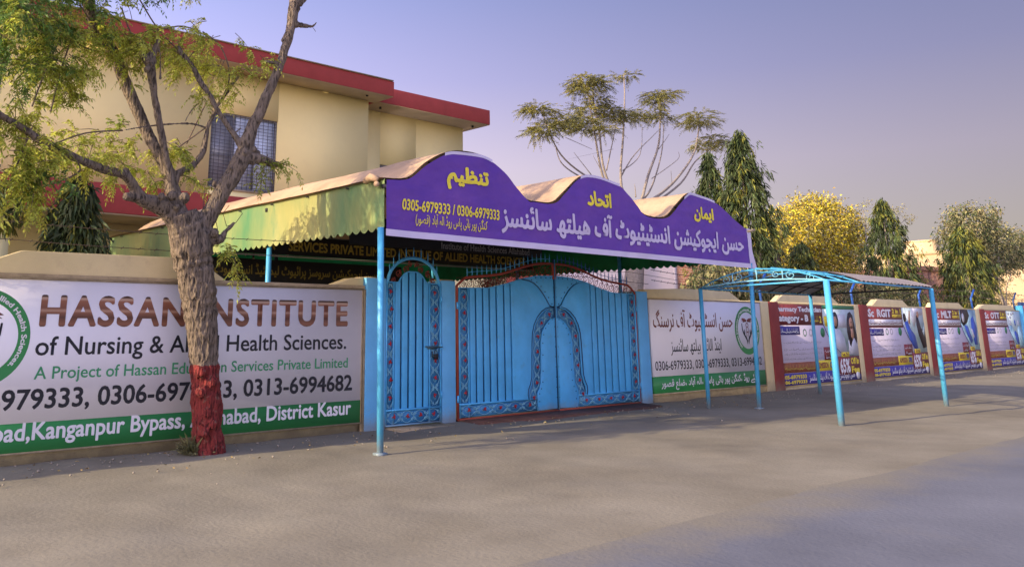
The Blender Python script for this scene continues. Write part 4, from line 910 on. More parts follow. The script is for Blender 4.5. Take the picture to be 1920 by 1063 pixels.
#@@NEXT2
# ------------------------------------------------------------------ buildings beyond the wall
def brick_mat():
    m = M('small_brickwork', (.30, .12, .08), .9, .2, 2, 0)
    n = m.node_tree.nodes; l = m.node_tree.links; t = n.new('ShaderNodeTexCoord'); s_ = n.new('ShaderNodeSeparateXYZ'); l.new(t.outputs['Object'], s_.inputs[0])
    ad = n.new('ShaderNodeMath'); l.new(s_.outputs[0], ad.inputs[0]); l.new(s_.outputs[1], ad.inputs[1]); c = n.new('ShaderNodeCombineXYZ'); l.new(ad.outputs[0], c.inputs[0]); l.new(s_.outputs[2], c.inputs[1])
    br = n.new('ShaderNodeTexBrick'); l.new(c.outputs[0], br.inputs['Vector']); br.inputs['Scale'].default_value = 1; br.inputs['Brick Width'].default_value = .26; br.inputs['Row Height'].default_value = .095; br.inputs['Mortar Size'].default_value = .012
    br.inputs['Color1'].default_value = (.30, .125, .085, 1); br.inputs['Color2'].default_value = (.22, .09, .065, 1); br.inputs['Mortar'].default_value = (.34, .27, .22, 1)
    l.new(br.outputs['Color'], n['Principled BSDF'].inputs['Base Color']); return m
BRK = brick_mat()
g = thing('brick_house', 'low house with pale plastered side and bare brick front behind the gate', 'house', (26.5, 12, 0))
p = at(1262, 500, 1, 9); px = p[0]; zt = at(1262, 452, 1, 9)[2]
MB().box(px, px+.25, 9, 22, 0, zt).build('plastered_wall', PINKW, g); MB().box(px+.251, px+9, 8.98, 9.25, 0, zt-.05).build('brick_wall', BRK, g)
MB().box(px-.03, px+9.05, 8.95, 22, zt, zt+.12).build('roof', SAND, g)
MB().box(px+8.75, px+9, 9.251, 21.9, 0, zt-.05).build('brick_wall', BRK, g)
# orange and ochre yard walls glimpsed above the gate
g = thing('yard_wall', 'orange red yard wall glimpsed through the scrollwork over the gate', 'wall', (22, 15.5, 0))
z_ = at(1060, 513, 1, 15.4)[2]; xa = at(938, 520, 1, 15.4)[0]; xb = at(1095, 520, 1, 15.4)[0]
MB().box(xa, xb, 15.4, 15.6, 0, z_).build('wall_body', CLOTHO, g); MB().box(xa-.05, xb+.05, 15.35, 15.65, z_, z_+.08).build('coping', SAND, g)
g = thing('yard_wall', 'ochre yard wall low behind the left leaf of the double gate', 'wall', (17, 11, 0))
z_ = at(900, 517, 1, 11)[2]; xa = at(828, 520, 1, 11)[0]; xb = at(945, 520, 1, 11)[0]
MB().box(xa, xb, 10.9, 11.1, 0, z_).build('wall_body', CREAM_B, g); MB().box(xa-.05, xb+.05, 10.85, 11.15, z_, z_+.06).build('coping', SAND, g)
g = thing('yard_house', 'pale plastered house far behind the right leaf of the gate', 'house', (34, 26, 0))
p = at(1180, 500, 1, 24); zt = at(1180, 478, 1, 24)[2]
MB().box(p[0]-.4, p[0], 24, 46, 0, zt).build('side_wall', PINKW, g); MB().box(p[0]+.001, p[0]+6, 24, 24.3, 0, zt).build('front_wall', PINKW, g); MB().box(p[0]-.6, p[0]+6.2, 23.8, 46.2, zt, zt+.2).build('roof', SAND, g)
def block(name, label, u, vt, Y, depth, width, mat, wins=(), roofmat=None, par=.0):
    p = at(u, vt, 1, Y); x, z = p[0], p[2]
    g = thing(name, label, 'house', (x+width/2, Y, 0))
    MB().box(x, x+.3, Y, Y+depth, 0, z).build('side_wall', mat, g); MB().box(x+.301, x+width, Y, Y+.3, 0, z-.001).build('front_wall', mat, g)
    MB().box(x-.1, x+width+.1, Y-.1, Y+depth+.1, z, z+.35).build('roof', roofmat or mat, g)
    for (yy_, zz_, w_, h_) in wins:
        f = MB(); f.box(x-.06, x-.002, Y+yy_, Y+yy_+w_, z-zz_-h_, z-zz_); f = f.build('window', DKSTEEL, g)
        MB().box(x-.08, x-.061, Y+yy_+.06, Y+yy_+w_-.06, z-zz_-h_+.06, z-zz_-.06).build('pane', PANE_D, f)
    return g, x, z
block('sandy_house', 'sunlit sandy house with three slit windows right of the pointed tree', 1765, 476, 22, 26, 14, SAND, [(12, 1.0, .6, 1.6), (14.5, 1.0, .6, 1.6), (17, 1.0, .6, 1.6)])
g, x, z = block('roof_cabin', 'small sandy stair cabin with a flat roof left of the rightmost tree', 1748, 452, 60, 6, 4, SAND)
block('sandy_house', 'large sunlit sandy house behind the rightmost tree', 1990, 500, 34, 70, 22, SAND, [(20, 1.5, 2, 1.6), (40, 1.5, 2, 1.6)])
block('brick_house', 'bare brick house between the pointed tree and the rightmost tree', 1738, 508, 12, 20, 7, BRK)
block('brick_house', 'tiny distant house between the yellow tree and the pointed tree', 1640, 500, 40, 16, 6, SAND)
g = thing('yard_wall', 'low brick yard wall behind the posters and the shelter', 'wall', (30, 9, 0))
xa = at(1420, 540, 1, 7)[0]; MB().box(xa, 60, 7, 7.23, 0, 2.75).build('wall_body', BRK, g); MB().box(xa-.03, 60.03, 6.97, 7.26, 2.75, 2.82).build('coping', COPING, g)

# ------------------------------------------------------------------ trees
def P3(u, v, Y): return at(u, v, 1, Y)
# the big pruned neem in front of the wall
YT = -.45
tree = thing('neem_tree', 'large pruned roadside tree with red painted trunk foot before the billboard', 'tree', (5.5, YT, 0))
SC_ = 1.0/110      # metres per photo pixel near this tree
def branch(pxs, n=7, k=6):
    """pxs: (u, v, diameter in photo px, Y offset)"""
    pts = []; rad = []
    for u, v, d, dy in pxs:
        p = P3(u, v, YT+dy); pts.append(p); dist = np.dot(p-CAM, fw); rad.append(d/2*dist/FPX*1.0)
    return smooth_pts(pts, rad, k)
limbs = [
 [(393, 862, 70, 0), (391, 840, 62, 0), (387, 800, 56, 0), (385, 740, 55, 0), (383, 680, 54, 0), (379, 620, 60, 0), (373, 560, 66, 0), (366, 510, 70, 0), (360, 470, 78, 0), (352, 432, 74, 0), (340, 400, 60, 0)],
 [(372, 478, 62, 0), (376, 448, 46, -.03), (380, 428, 38, -.06), (397, 395, 34, -.1), (416, 362, 32, -.13), (450, 305, 35, -.18), (462, 270, 28, -.2), (474, 238, 23, -.22), (490, 205, 22, -.25), (502, 176, 20, -.28), (526, 119, 17, -.3), (538, 80, 17, -.3), (546, 48, 18, -.3), (552, 10, 23, -.3), (556, -50, 18, -.3)],
 [(352, 440, 52, 0), (336, 420, 42, 0), (318, 398, 40, .02), (296, 385, 36, .03), (270, 376, 28, .02), (252, 354, 22, 0), (233, 329, 18, -.08), (190, 316, 18, -.2), (124, 288, 17, -.35), (76, 263, 16, -.5), (28, 232, 15, -.6), (-30, 200, 14, -.7)],
 [(345, 430, 46, 0), (332, 395, 36, .06), (324, 357, 28, .12), (309, 309, 25, .2), (286, 270, 23, .28), (267, 229, 23, .35), (238, 162, 23, .42), (210, 95, 24, .5), (176, 43, 24, .5), (160, -20, 22, .5)],
 [(332, 390, 28, .02), (317, 324, 15, .06), (300, 238, 14, .06), (290, 180, 14, .04), (284, 140, 17, 0), (281, 114, 22, 0), (290, 95, 13, 0), (298, 72, 9, 0)],
 [(279, 118, 18, 0), (268, 106, 11, .05), (262, 92, 7, .05)],
 [(325, 352, 18, .1), (331, 329, 14, .15), (345, 319, 13, .2), (362, 312, 13, .28), (381, 281, 12, .34), (390, 238, 9, .38), (405, 205, 8, .42), (426, 172, 7, .45), (448, 143, 6, .5)],
 [(458, 282, 18, -.2), (440, 255, 12, -.12), (419, 224, 11, -.04), (390, 176, 11, .05), (362, 129, 11, .12), (345, 105, 11, .15), (333, 88, 12, .2)],
 [(385, 240, 5, .35), (360, 233, 5, .3), (320, 233, 4, .2), (270, 238, 4, .1), (230, 245, 3, 0)],
 [(348, 228, 3, .3), (360, 205, 3, .35), (385, 185, 3, .4)],
 [(378, 462, 34, -.05), (398, 450, 24, -.12), (414, 447, 19, -.15), (424, 434, 10, -.18), (440, 417, 5, -.2)],
 [(285, 380, 26, .05), (258, 372, 22, 0), (232, 368, 16, -.05)],
 [(460, 295, 26, -.2), (490, 300, 20, -.25), (520, 310, 14, -.25)],
 [(546, 45, 16, -.3), (566, 48, 11, -.32), (585, 50, 6, -.32), (592, 42, 3, -.32)],
 [(522, 120, 10, -.3), (508, 118, 9, -.3), (494, 116, 5, -.3)], [(540, 60, 10, -.3), (533, 70, 6, -.3), (528, 78, 5, -.3)],
 [(248, 335, 6, 0), (240, 318, 5, -.1), (232, 315, 4, -.1), (236, 328, 3, -.1)],
 [(300, 150, 6, 0), (300, 110, 4, 0), (298, 60, 3, 0)], [(560, 10, 12, -.3), (580, -10, 8, -.3)], [(440, 250, 5, -.1), (452, 240, 4, -.1)],
 [(470, 265, 8, -.2), (468, 245, 6, -.2)], [(445, 320, 8, -.2), (430, 315, 5, -.25)], [(400, 350, 10, -.1), (404, 338, 7, -.15)],
 [(384, 800, 60, -.02), (395, 770, 50, -.03), (384, 740, 52, -.02)], [(392, 780, 30, -.10), (380, 775, 26, -.12)], [(372, 700, 20, -.08), (378, 705, 18, -.08)]]
b = MB()
for i, lb_ in enumerate(limbs):
    pts, rad = branch(lb_); pts = [p+np.array([noise.noise((p[2]*5, i, 0)), noise.noise((p[2]*5, i, 3)), 0])*.018 for p in pts]
    rad = [r*(1+.10*noise.noise((j*.9, i*3, 1))) for j, r in enumerate(rad)]
    b.tube(pts, rad, 14)
for i in range(46):      # knots and burrs round the fork and the limbs
    u, v, r = random.choice([(310+random.uniform(-30, 40), 378+random.uniform(-14, 22), random.uniform(5, 10)), (278+random.uniform(-8, 10), 120+random.uniform(-12, 14), random.uniform(3, 7)),
                             (random.uniform(360, 410), random.uniform(430, 460), random.uniform(6, 12)), (random.uniform(370, 400), random.uniform(520, 830), random.uniform(6, 12)), (465+random.uniform(-8, 20), 290+random.uniform(-15, 15), random.uniform(4, 8)), (550+random.uniform(-10, 10), 15+random.uniform(-15, 25), random.uniform(4, 8))])
    p = P3(u, v, YT+random.uniform(-.22, .0) if v > 400 else YT-.2+random.uniform(-.1, .2)); b.ball(p, r*SC_, 7, 5)
me = b.mesh('trunk_raw'); o = bpy.data.objects.new('trunk_raw', me); COL.objects.link(o)
md = o.modifiers.new('r', 'REMESH'); md.mode = 'VOXEL'; md.voxel_size = .0135
me2 = bpy.data.meshes.new_from_object(o.evaluated_get(bpy.context.evaluated_depsgraph_get())); bpy.data.objects.remove(o)
V = np.zeros(len(me2.vertices)*3); me2.vertices.foreach_get('co', V); V = V.reshape(-1, 3); Nn = np.zeros(len(me2.vertices)*3); me2.vertex_normals.foreach_get('vector', Nn); Nn = Nn.reshape(-1, 3)
print('trunk verts', len(V))
dsp = np.array([abs(noise.noise((x*17, y*17, z*2.6)))*-.036+noise.noise((x*5, y*5, z*4))*.018+abs(noise.noise((x*40, y*40, z*8)))*-.022 for x, y, z in V])
thick = np.clip((3.9-V[:, 2])/1.5, .35, 1)
V = V+Nn*(dsp*thick)[:, None]-np.array([5.5, YT, 0]); me2.vertices.foreach_set('co', V.ravel()); me2.name = 'trunk'
# bark with the painted red foot: paint stops at a wavering edge
n = BARK.node_tree.nodes; l = BARK.node_tree.links; bs = n['Principled BSDF']; src = bs.inputs['Base Color'].links[0].from_socket
tcb = n.new('ShaderNodeTexCoord'); spb = n.new('ShaderNodeSeparateXYZ'); l.new(tcb.outputs['Object'], spb.inputs[0]); nzb = n.new('ShaderNodeTexNoise'); nzb.inputs['Scale'].default_value = 9; l.new(tcb.outputs['Object'], nzb.inputs['Vector'])
m1 = n.new('ShaderNodeMath'); m1.operation = 'MULTIPLY_ADD'; l.new(nzb.outputs[0], m1.inputs[0]); m1.inputs[1].default_value = .07; l.new(spb.outputs[2], m1.inputs[2])
zp = P3(385, 685, YT-.25)[2]; print('paint z', zp); lt_ = n.new('ShaderNodeMath'); lt_.operation = 'LESS_THAN'; l.new(m1.outputs[0], lt_.inputs[0]); lt_.inputs[1].default_value = zp+.035
npn = n.new('ShaderNodeTexNoise'); npn.inputs['Scale'].default_value = 14; npn.inputs['Detail'].default_value = 8; l.new(tcb.outputs['Object'], npn.inputs['Vector'])
cov = n.new('ShaderNodeMapRange'); cov.inputs[1].default_value = .30; cov.inputs[2].default_value = .42; cov.inputs[3].default_value = .35; l.new(npn.outputs[0], cov.inputs[0]); m2 = n.new('ShaderNodeMath'); m2.operation = 'MULTIPLY'; l.new(lt_.outputs[0], m2.inputs[0]); l.new(cov.outputs[0], m2.inputs[1])
mxp = n.new('ShaderNodeMix'); mxp.data_type = 'RGBA'; l.new(m2.outputs[0], mxp.inputs[0]); l.new(src, mxp.inputs[6]); mxp.inputs[7].default_value = (.19, .028, .026, 1); l.new(mxp.outputs[2], bs.inputs['Base Color'])
mpb = n.new('ShaderNodeMapping'); mpb.inputs['Scale'].default_value = (1, 1, .22); l.new(tcb.outputs['Object'], mpb.inputs[0]); nv = n.new('ShaderNodeTexNoise'); nv.inputs['Scale'].default_value = 38; nv.inputs['Detail'].default_value = 6; l.new(mpb.outputs[0], nv.inputs['Vector'])
fis = n.new('ShaderNodeMapRange'); fis.inputs[1].default_value = .36; fis.inputs[2].default_value = .50; fis.inputs[3].default_value = .28; fis.inputs[4].default_value = 1.12; l.new(nv.outputs[0], fis.inputs[0])
fm = n.new('ShaderNodeVectorMath'); fm.operation = 'SCALE'; l.new(mxp.outputs[2], fm.inputs[0]); l.new(fis.outputs[0], fm.inputs['Scale']); l.new(fm.outputs[0], bs.inputs['Base Color'])
bpn = n.new('ShaderNodeBump'); bpn.inputs['Strength'].default_value = 1; bpn.inputs['Distance'].default_value = .04; l.new(nv.outputs[0], bpn.inputs['Height']); l.new(bpn.outputs[0], bs.inputs['Normal'])
me2.materials.clear(); me2.materials.append(BARK); me2.shade_smooth()
to = bpy.data.objects.new('trunk', me2); COL.objects.link(to); to.parent = tree
# twigs carrying neem leaves: each blob = (u, v, radius px, Y offset, weight, deep)
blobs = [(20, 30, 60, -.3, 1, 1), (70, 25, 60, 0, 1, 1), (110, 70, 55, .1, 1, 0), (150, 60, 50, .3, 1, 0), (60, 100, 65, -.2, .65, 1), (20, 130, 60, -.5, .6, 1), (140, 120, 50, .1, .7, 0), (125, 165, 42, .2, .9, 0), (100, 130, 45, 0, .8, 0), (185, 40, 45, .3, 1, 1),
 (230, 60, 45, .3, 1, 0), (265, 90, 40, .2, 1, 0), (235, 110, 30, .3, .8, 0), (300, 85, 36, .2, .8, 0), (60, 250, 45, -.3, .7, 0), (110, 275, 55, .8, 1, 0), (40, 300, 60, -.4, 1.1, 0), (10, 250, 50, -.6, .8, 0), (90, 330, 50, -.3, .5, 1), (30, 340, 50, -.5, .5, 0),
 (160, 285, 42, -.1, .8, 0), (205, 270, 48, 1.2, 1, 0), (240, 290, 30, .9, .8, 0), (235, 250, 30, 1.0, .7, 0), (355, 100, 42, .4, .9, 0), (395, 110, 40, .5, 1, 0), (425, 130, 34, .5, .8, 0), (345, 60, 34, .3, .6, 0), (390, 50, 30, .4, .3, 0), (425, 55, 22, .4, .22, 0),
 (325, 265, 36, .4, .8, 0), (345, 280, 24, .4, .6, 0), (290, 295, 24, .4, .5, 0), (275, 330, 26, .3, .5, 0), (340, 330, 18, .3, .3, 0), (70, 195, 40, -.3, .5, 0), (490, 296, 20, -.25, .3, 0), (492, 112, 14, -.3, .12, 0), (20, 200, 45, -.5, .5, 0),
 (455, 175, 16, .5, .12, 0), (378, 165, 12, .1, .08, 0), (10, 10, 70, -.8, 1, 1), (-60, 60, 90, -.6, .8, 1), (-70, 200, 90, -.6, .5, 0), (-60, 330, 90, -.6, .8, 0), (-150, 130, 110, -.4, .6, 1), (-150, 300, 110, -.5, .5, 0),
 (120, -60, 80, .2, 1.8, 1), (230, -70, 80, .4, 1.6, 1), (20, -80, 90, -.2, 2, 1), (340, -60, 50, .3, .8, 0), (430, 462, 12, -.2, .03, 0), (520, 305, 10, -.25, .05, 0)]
tw = MB(); Q = []; QD = []
for u, v, r, dy, wgt, deep in blobs:
    c = P3(u, v, YT+dy); s_ = np.dot(c-CAM, fw)/FPX; R_ = r*s_; nt_ = max(2, int(wgt*9*(r/45)**1.3))
    for k in range(nt_):
        st = in_ball(1, c, (R_*.85, R_*.8, R_*.8))[0]; d = unit(np.array([[rng.normal(0, 1), rng.normal(0, .8), rng.normal(-.25, .5)]]))[0]; ln = rng.uniform(.22, .42)
        pts = [st+d*ln*t+np.array([0, 0, -.16*ln*t*t*2]) for t in (0, .33, .66, 1)]; tw.tube(pts, [.006, .005, .0035, .002], 4, False)
        m = 9; t = rng.uniform(.15, 1.05, m); base = st+d*ln*t[:, None]+np.stack([0*t, 0*t, -.32*ln*t*t], 1)
        dr = unit(d*.5+rnd(m, .75)+np.array([0, 0, -.15])); cm = compound(base, dr, rng.uniform(.15, .26, m), 7, .062, .021, .42)
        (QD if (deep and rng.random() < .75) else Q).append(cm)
for pts in ([(350, 108, .3), (300, 60, .3), (262, 0, .3)], [(262, 95, .3), (240, 50, .3), (228, 15, .3)], [(205, 100, .4), (160, 90, .2), (110, 60, .1)], [(190, 70, .4), (150, 10, .3)], [(120, 60, 0), (90, 120, -.2), (60, 200, -.3)],
            [(130, 285, -.35), (150, 320, -.3), (100, 345, -.3)], [(60, 240, -.5), (40, 290, -.5), (20, 340, -.5)], [(398, 215, .4), (430, 150, .5), (415, 90, .5), (380, 60, .5)], [(230, 245, 0), (160, 250, -.1), (90, 275, -.2)], [(385, 240, .35), (330, 280, .4)], [(290, 60, .2), (345, 50, .3), (400, 75, .4)], [(135, 70, 0), (112, 140, 0), (95, 210, -.2)], [(388, 190, .4), (350, 270, .4)]):
    tw.tube(smooth_pts([P3(u, v, YT+dy) for u, v, dy in pts], [0]*len(pts), 5)[0], .011, 5, False)
for pts in ([(238, 318), (225, 300), (235, 290)], [(425, 425), (418, 400), (430, 385)], [(425, 425), (442, 418), (455, 400)], [(410, 440), (405, 415), (395, 405)], [(380, 400), (384, 350)], [(585, 50), (592, 60)], [(552, 10), (570, -5)], [(300, 380), (320, 330)]):
    tw.tube([P3(u, v, YT-.1) for u, v in pts], .005, 4, False)
tw.build('twigs', TWIG, tree, kind='stuff')
b = MB(); b.quads(np.concatenate(Q)); b.build('crown', NEEM, tree); b = MB(); b.quads(np.concatenate(QD)); b.build('crown', NEEM_D, tree, label='deep green foliage at the top left')
# dry tuft of suckers at the tree's foot
p = P3(362, 838, YT+.02); b = MB(); n_ = 90
base = np.array([p[0], p[1], .0])+rng.normal(0, .05, (n_, 3))*np.array([1, 1, 0]); dr = unit(rnd(n_, .45)+np.array([-.25, -.1, 1]))
b.quads(leaves(base, dr, rng.uniform(.12, .36, n_), .03, .05)); cm = compound(base[:30], dr[:30], rng.uniform(.15, .3, 30), 6, .05, .016, .3); b.quads(cm)
tag(b.build('dry_tuft', OLIVE), 'small dark dusty tuft growing at the foot of the red painted trunk', 'plant')

def ashoka(label, u, vtop, vbot, Y, wbot, wmid=None, n=900, yellow=.2, lean=0, seed=0, zbase=0, scale=1.0, top_sharp=1.0):
    """weeping column tree: long leaves hanging in clumps all over a tapering column"""
    t = P3(u, vtop, Y); s_ = np.dot(t-CAM, fw)/FPX; R_ = wbot/2*s_; H = t[2]
    g = thing('weeping_column_tree', label, 'tree', (t[0], Y, 0))
    MB().tube([(t[0], Y, -.05), (t[0]+.03, Y, H*.5), (t[0]+lean*.4, Y, H-.1)], [.12, .08, .02], 8).build('trunk', PALEBARK, g)
    for nm, mt, fr in (('crown', ASHOKA, 1-yellow), ('crown', ASHOKA_Y, yellow)):
        m = int(n*fr*1.05)
        if m < 5: continue
        h = rng.uniform(0, 1, m)**.85; z = H*(1-h*.88)+.05; prof = np.minimum(1, (h*2.0)**.8*top_sharp+.03)*(.8+.35*rng.random(m)); a = rng.uniform(0, 2*np.pi, m)
        lob = 1+.26*np.sin(a*3+z*3.1+seed)+.2*np.sin(a*4-z*5.5+seed*2)
        rr = R_*prof*lob*rng.uniform(.55, 1.0, m)
        c = np.stack([t[0]+rr*np.cos(a)+lean*(1-h), Y+rr*np.sin(a), z], 1); out = np.stack([np.cos(a), np.sin(a), 0*a], 1)
        if mt is ASHOKA_Y:   # yellower leaves sit outermost
            c += out*R_*.08
        qs = []; k = 9
        for i in range(k):
            d = unit(out*rng.uniform(.1, .9, (m, 1))+rnd(m, .35)+np.array([0, 0, -1.0])); b0 = c+rnd(m, .05*scale)+np.array([0, 0, -.03*i])
            qs.append(leaves(b0, d, rng.uniform(.18, .36, m)*scale, rng.uniform(.038, .06, m)*scale, .15))
        b = MB(); b.quads(np.concatenate(qs)); b.build(nm, mt, g)
    # branch tips breaking the outline
    m = 26; h = rng.uniform(.05, .8, m); a = rng.uniform(0, 2*np.pi, m); qs = []
    for i in range(m):
        rr = R_*min(1, (h[i]*2.3)**.75); p0 = np.array([t[0]+rr*math.cos(a[i])+lean*(1-h[i]), Y+rr*math.sin(a[i]), H*(1-h[i]*.88)]); k = 14
        bs_ = p0+np.array([math.cos(a[i]), math.sin(a[i]), 0])*rng.uniform(0, R_*.45, (k, 1))+np.array([0, 0, 1])*rng.uniform(-.25, .12, (k, 1))
        qs.append(leaves(bs_, unit(rnd(k, .5)+np.array([math.cos(a[i])*.5, math.sin(a[i])*.5, -.9])), rng.uniform(.12, .22, k)*scale, .035*scale, .15))
    b = MB(); b.quads(np.concatenate(qs)); b.build('branch_tips', ASHOKA_Y if yellow > .15 else ASHOKA, g)
    return g
ashoka('tall dark drooping tree right behind the banner\'s right end', 1385, 246, 560, 4.6, 108, n=1500, yellow=.10, seed=1)
ashoka('shorter dark drooping tree peeping over the banner beside the tall one', 1326, 286, 560, 6.2, 76, n=900, yellow=.06, seed=2)
ashoka('pointed drooping tree with yellow tip between the yellow tree and sandy house', 1652, 372, 560, 6.5, 94, n=1300, yellow=.16, seed=3)
ashoka('yellow flecked drooping tree in front of the rightmost spreading tree', 1800, 425, 580, 4.2, 84, n=1100, yellow=.32, seed=4, top_sharp=1.5)
ashoka('small drooping tree low in front of the yellow tree', 1500, 452, 580, 8, 74, n=700, yellow=.12, seed=5, top_sharp=1.3)
ashoka('dark weeping tree behind the wall near the left porch roof', 153, 326, 520, 5.6, 96, n=900, yellow=.10, seed=6, top_sharp=1.4)
def hang():
    p = P3(8, 372, .7); g = thing('drooping_sapling', 'sapling with long hanging leaves at the left edge behind the wall', 'tree', (p[0]-.25, .7, 0))
    MB().tube([(p[0]-.25, .7, 0), (p[0]-.2, .7, 3.2), (p[0]-.1, .7, 3.75)], [.05, .04, .015], 6).build('trunk', PALEBARK, g)
    c = in_ball(46, (p[0]-.05, .7, p[2]-.02), (.36, .3, .30)); qs = []
    for i in range(7): qs.append(leaves(c+rnd(46, .03), unit(rnd(46, .5)+np.array([0, 0, -1.0])), rng.uniform(.16, .28, 46), .04, .1))
    b = MB(); b.quads(np.concatenate(qs)); b.build('crown', ASHOKA, g)
    c = in_ball(30, (p[0], .7, p[2]-.30), (.40, .3, .12)); b = MB(); b.quads(np.concatenate([leaves(c, unit(rnd(30, .5)+np.array([0, 0, -1.0])), .2, .04) for _ in range(3)])); b.build('crown', ASHOKA_Y, g)
hang()

def round_tree(name, label, lobes, Y, trunkx, leafm, size, n, mats2=None, trunkr=.14, bark=PALEBARK, droop=.1, shell=.35):
    c0 = P3(lobes[0][0], lobes[0][1], Y); base = P3(trunkx, 560, Y); g = thing(name, label, 'tree', (base[0], Y, 0))
    b = MB(); b.tube([(base[0], Y, -.05), (base[0]+.05, Y, c0[2]*.35), (c0[0], Y, c0[2]*.85)], [trunkr, trunkr*.8, trunkr*.3], 8)
    tot = sum(r[2]**2 for r in lobes); qs = []; qs2 = []
    for u, v, r, dy in lobes:
        c = P3(u, v, Y+dy); R_ = r*np.dot(c-CAM, fw)/FPX; m = int(n*r*r/tot)
        b.tube([(c0[0]*.6+base[0]*.4, Y, c0[2]*.55), tuple((c+np.array([c0[0], Y, c0[2]*.7]))/2), tuple(c)], [trunkr*.5, trunkr*.3, .015], 6)
        k = max(6, int(m/16)); cc = in_ball(k, c, (R_, R_, R_*.9), shell); cc = c+(cc-c)*(1+.28*np.sin(7*unit(cc-c)[:, :1]+u)*np.cos(6*unit(cc-c)[:, 2:]+v)); lob = unit(cc-c)
        for i in range(16):
            arr = leaves(cc+rnd(k, size*1.1), unit(lob*.6+rnd(k, .7)+np.array([0, 0, -droop*3])), rng.uniform(.7, 1.2, k)*size, size*rng.uniform(.4, .6, k), droop)
            (qs2 if mats2 and i % 3 == 0 else qs).append(arr)
    b.build('trunk', bark, g); o = MB().quads(np.concatenate(qs)).build('crown', leafm, g)
    if qs2: MB().quads(np.concatenate(qs2)).build('crown', mats2, g)
    return g
round_tree('yellow_tree', 'round golden yellow leaved tree right of the drooping pair', [(1522, 425, 62, 0), (1480, 435, 48, -.5), (1560, 425, 52, .5), (1500, 470, 60, 0), (1560, 470, 55, .3), (1520, 405, 34, 0), (1590, 440, 34, .6), (1450, 460, 36, -.5), (1540, 505, 60, 0), (1480, 515, 50, 0)], 14, 1525, YELLOWL, .19, 38000, OLIVE, .2)
round_tree('broadleaf_tree', 'dusty spreading tree at the right end behind the last posters', [(1830, 430, 44, 0), (1810, 405, 30, 0), (1845, 455, 42, 0), (1880, 465, 42, .5), (1905, 480, 34, .5), (1795, 430, 28, -.4), (1850, 400, 22, 0), (1868, 500, 28, 0), (1905, 455, 30, .8), (1930, 480, 40, .8), (1770, 445, 16, -.4), (1825, 480, 34, 0)], 7, 1885, OLIVE, .17, 15000, ASHOKA, .16, shell=.2, droop=.2)
round_tree('sapling', 'pale leafless sapling with thin crooked trunk above the last poster', [(1872, 520, 22, 0), (1895, 515, 18, 0), (1850, 560, 26, 0)], 3.2, 1890, PALEL, .08, 260, None, .05)
round_tree('dry_bush', 'pale dry bush behind the wall under the spreading tree', [(1850, 545, 40, 0), (1830, 570, 36, 0), (1875, 572, 36, 0)], 9, 1850, PALEL, .13, 5200, OLIVE, .06, shell=.2)
round_tree('dusty_bush', 'dusty olive bush seen under the shelter roof behind the posters', [(1610, 560, 34, 0), (1650, 562, 36, 0), (1580, 565, 30, 0), (1690, 566, 30, 0)], 4.5, 1640, OLIVE, .10, 8000, ASHOKA, .06, droop=.35, shell=.2)
round_tree('dusty_bush', 'dusty green bush behind the urdu board under the tall drooping tree', [(1340, 535, 36, 0), (1375, 530, 40, 0), (1420, 540, 36, 0), (1310, 545, 24, 0)], 3.4, 1370, OLIVE, .12, 6000, ASHOKA, .06, droop=.5, shell=.2)
round_tree('broadleaf_tree', 'green bushy tree squeezed between the tall drooping tree and yellow tree', [(1435, 430, 24, 0), (1440, 470, 36, 0), (1450, 515, 40, 0), (1430, 505, 34, 0)], 11, 1440, OLIVE, .15, 6500, YELLOWL, .1)
round_tree('broadleaf_tree', 'thin wispy tree standing half behind the pointed tree', [(1618, 392, 15, 0), (1688, 398, 17, 0), (1700, 410, 12, 0), (1622, 415, 10, 0), (1612, 500, 22, 0)], 12, 1630, OLIVE, .13, 420, None, .07, shell=.1)
round_tree('flowering_shrub', 'dark flowering shrub seen just above the left leaf of the gate', [(925, 525, 10, 0), (912, 530, 10, 0), (938, 528, 8, 0)], 6, 925, OLIVE, .07, 900, REDMET, .03)
g = thing('broadleaf_tree', 'unseen leafy tree added beyond the left edge to shade the far end of the canopy', 'tree', (.4, 7.2, 0))  # out of view, added only to cast shade on the valance
MB().tube([(.4, 7.2, -.05), (.45, 7.2, 3), (.5, 7.2, 6)], [.16, .12, .04], 8).build('trunk', PALEBARK, g)
cc = in_ball(520, (.5, 7.2, 5.9), (1.7, 1.9, 1.25), .1); MB().quads(np.concatenate([leaves(cc+rnd(520, .14), rnd(520, 1), .2, .09, .1) for _ in range(12)])).build('crown', OLIVE, g)
# the tall bare-stemmed tree with flat feathery tufts
YM = 10.0
g = thing('feathery_tree', 'tall tree with bare fanning stems and flat feathery tufts behind the canopy', 'tree', tuple(P3(1186, 560, YM)*np.array([1, 1, 0])))
b = MB()
def stem(pts, r0_, r1_):
    P_ = [P3(u, v, YM+dy) for u, v, dy in pts]; p_, r_ = smooth_pts(P_, list(np.linspace(r0_, r1_, len(P_))), 5)
    b.tube([q+np.array([noise.noise((q[2]*2, u, 0)), 0, 0])*.03 for q in p_], r_, 7)
bp_ = P3(1186, 560, YM); s_ = np.dot(bp_-CAM, fw)/FPX
b.tube([(bp_[0], YM, -.1), tuple(P3(1186, 560, YM)), tuple(P3(1190, 510, YM)), tuple(P3(1197, 450, YM)), tuple(P3(1202, 400, YM)), tuple(P3(1202, 375, YM))], [.5, .42, .38, .24, .16, .14], 10)
b.ball(P3(1196, 382, YM), .16, 8, 5)
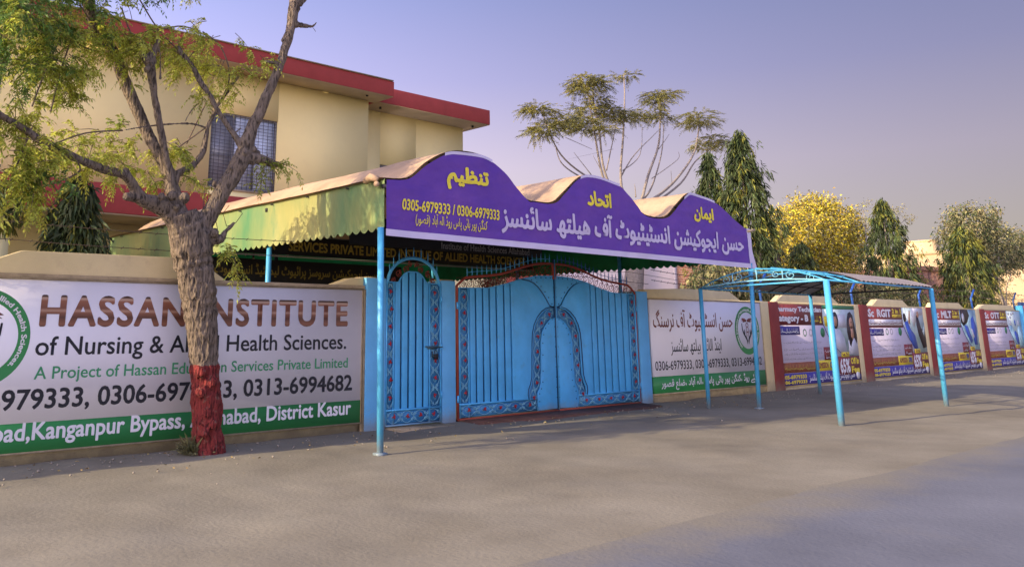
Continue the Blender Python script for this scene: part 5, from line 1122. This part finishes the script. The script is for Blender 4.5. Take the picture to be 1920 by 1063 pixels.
for pts, r in (([(1200, 400, 0), (1160, 380, 0), (1130, 330, 0), (1112, 230, 0), (1100, 160, 0)], .075), ([(1160, 380, 0), (1133, 320, .2), (1124, 250, .2), (1113, 190, .3), (1112, 150, .3)], .06), ([(1195, 400, 0), (1165, 350, .4), (1168, 260, .4), (1171, 200, .4), (1170, 140, .4)], .07),
    ([(1190, 395, 0), (1120, 345, -.5), (1060, 300, -.5), (1030, 250, -.5), (1015, 205, -.5)], .05), ([(1120, 345, -.5), (1085, 330, -.5), (1052, 305, -.5), (1040, 270, -.5), (1022, 232, -.5)], .035), ([(1202, 380, 0), (1215, 330, 0), (1235, 270, 0), (1238, 200, 0), (1235, 175, 0)], .07), ([(1205, 375, 0), (1222, 350, .2), (1240, 290, .2), (1245, 230, .2)], .05),
    ([(1208, 385, 0), (1260, 345, .3), (1300, 290, .3), (1310, 240, .3), (1308, 215, .3)], .07), ([(1215, 390, 0), (1275, 345, .3), (1302, 305, .3), (1325, 285, .3), (1350, 265, .3)], .055), ([(1165, 330, .4), (1190, 290, .4), (1235, 245, .4)], .035), ([(1168, 320, .4), (1200, 290, .4), (1204, 225, .4)], .025), ([(1137, 320, 0), (1150, 260, 0), (1155, 230, 0)], .03), ([(1120, 262, 0), (1160, 232, 0)], .022),
    ([(1110, 330, 0), (1076, 286, 0)], .02), ([(1130, 325, 0), (1112, 292, 0)], .015), ([(1222, 335, 0), (1270, 300, 0), (1272, 285, 0)], .02), ([(1260, 345, 0), (1258, 320, 0)], .015), ([(1060, 300, -.5), (1150, 280, -.2)], .001), ([(1192, 370, 0), (1190, 345, 0)], .03), ([(1235, 280, 0), (1255, 252, 0)], .02), ([(1060, 258, 0), (1110, 280, 0)], .014), ([(1145, 210, 0), (1110, 225, 0)], .02)):
    stem(pts, r, max(.008, r*.3))
b.build('trunk', PALEBARK, g, smooth=True)
qs = []
for u, v, rx_, ry_, dy in ((1095, 152, 36, 14, .1), (1115, 158, 38, 18, .2), (1175, 142, 26, 7, .4), (1085, 170, 24, 12, 0), (1012, 206, 42, 7, -.5), (1000, 206, 24, 9, -.5), (1030, 240, 44, 10, -.5), (1052, 225, 34, 14, -.4), (1010, 250, 30, 8, -.5), (1085, 225, 30, 14, 0), (1095, 240, 36, 12, 0), (1140, 210, 24, 18, 0), (1160, 218, 40, 12, .3), (1185, 222, 36, 10, .4),
        (1235, 178, 32, 10, 0), (1230, 190, 30, 12, 0), (1250, 176, 28, 8, 0), (1215, 210, 36, 9, .1), (1240, 222, 26, 10, .2), (1308, 215, 40, 7, .3), (1315, 228, 40, 12, .3), (1295, 232, 26, 8, .3), (1335, 262, 30, 12, .3), (1320, 275, 26, 9, .3), (1355, 270, 26, 12, .3), (1120, 190, 26, 14, .2), (1100, 205, 30, 10, .2), (1130, 245, 30, 10, .2)):
    c = P3(u, v, YM+dy); s_ = np.dot(c-CAM, fw)/FPX; ry_ = ry_*.7; m = int(rx_*ry_*.30)+14
    ctr = in_ball(m, c, (rx_*s_*.8, rx_*s_*.8, ry_*s_*.8)); d = unit((ctr-c)*np.array([1, 1, .3])+rnd(m, .12)+np.array([0, 0, .03]))
    qs.append(compound(ctr, d, rng.uniform(.30, .55, m), 9, .085, .030, .30))
b = MB(); b.quads(np.concatenate(qs)); b.build('crown', MORINGA, g)
print('objects', len(bpy.data.objects))
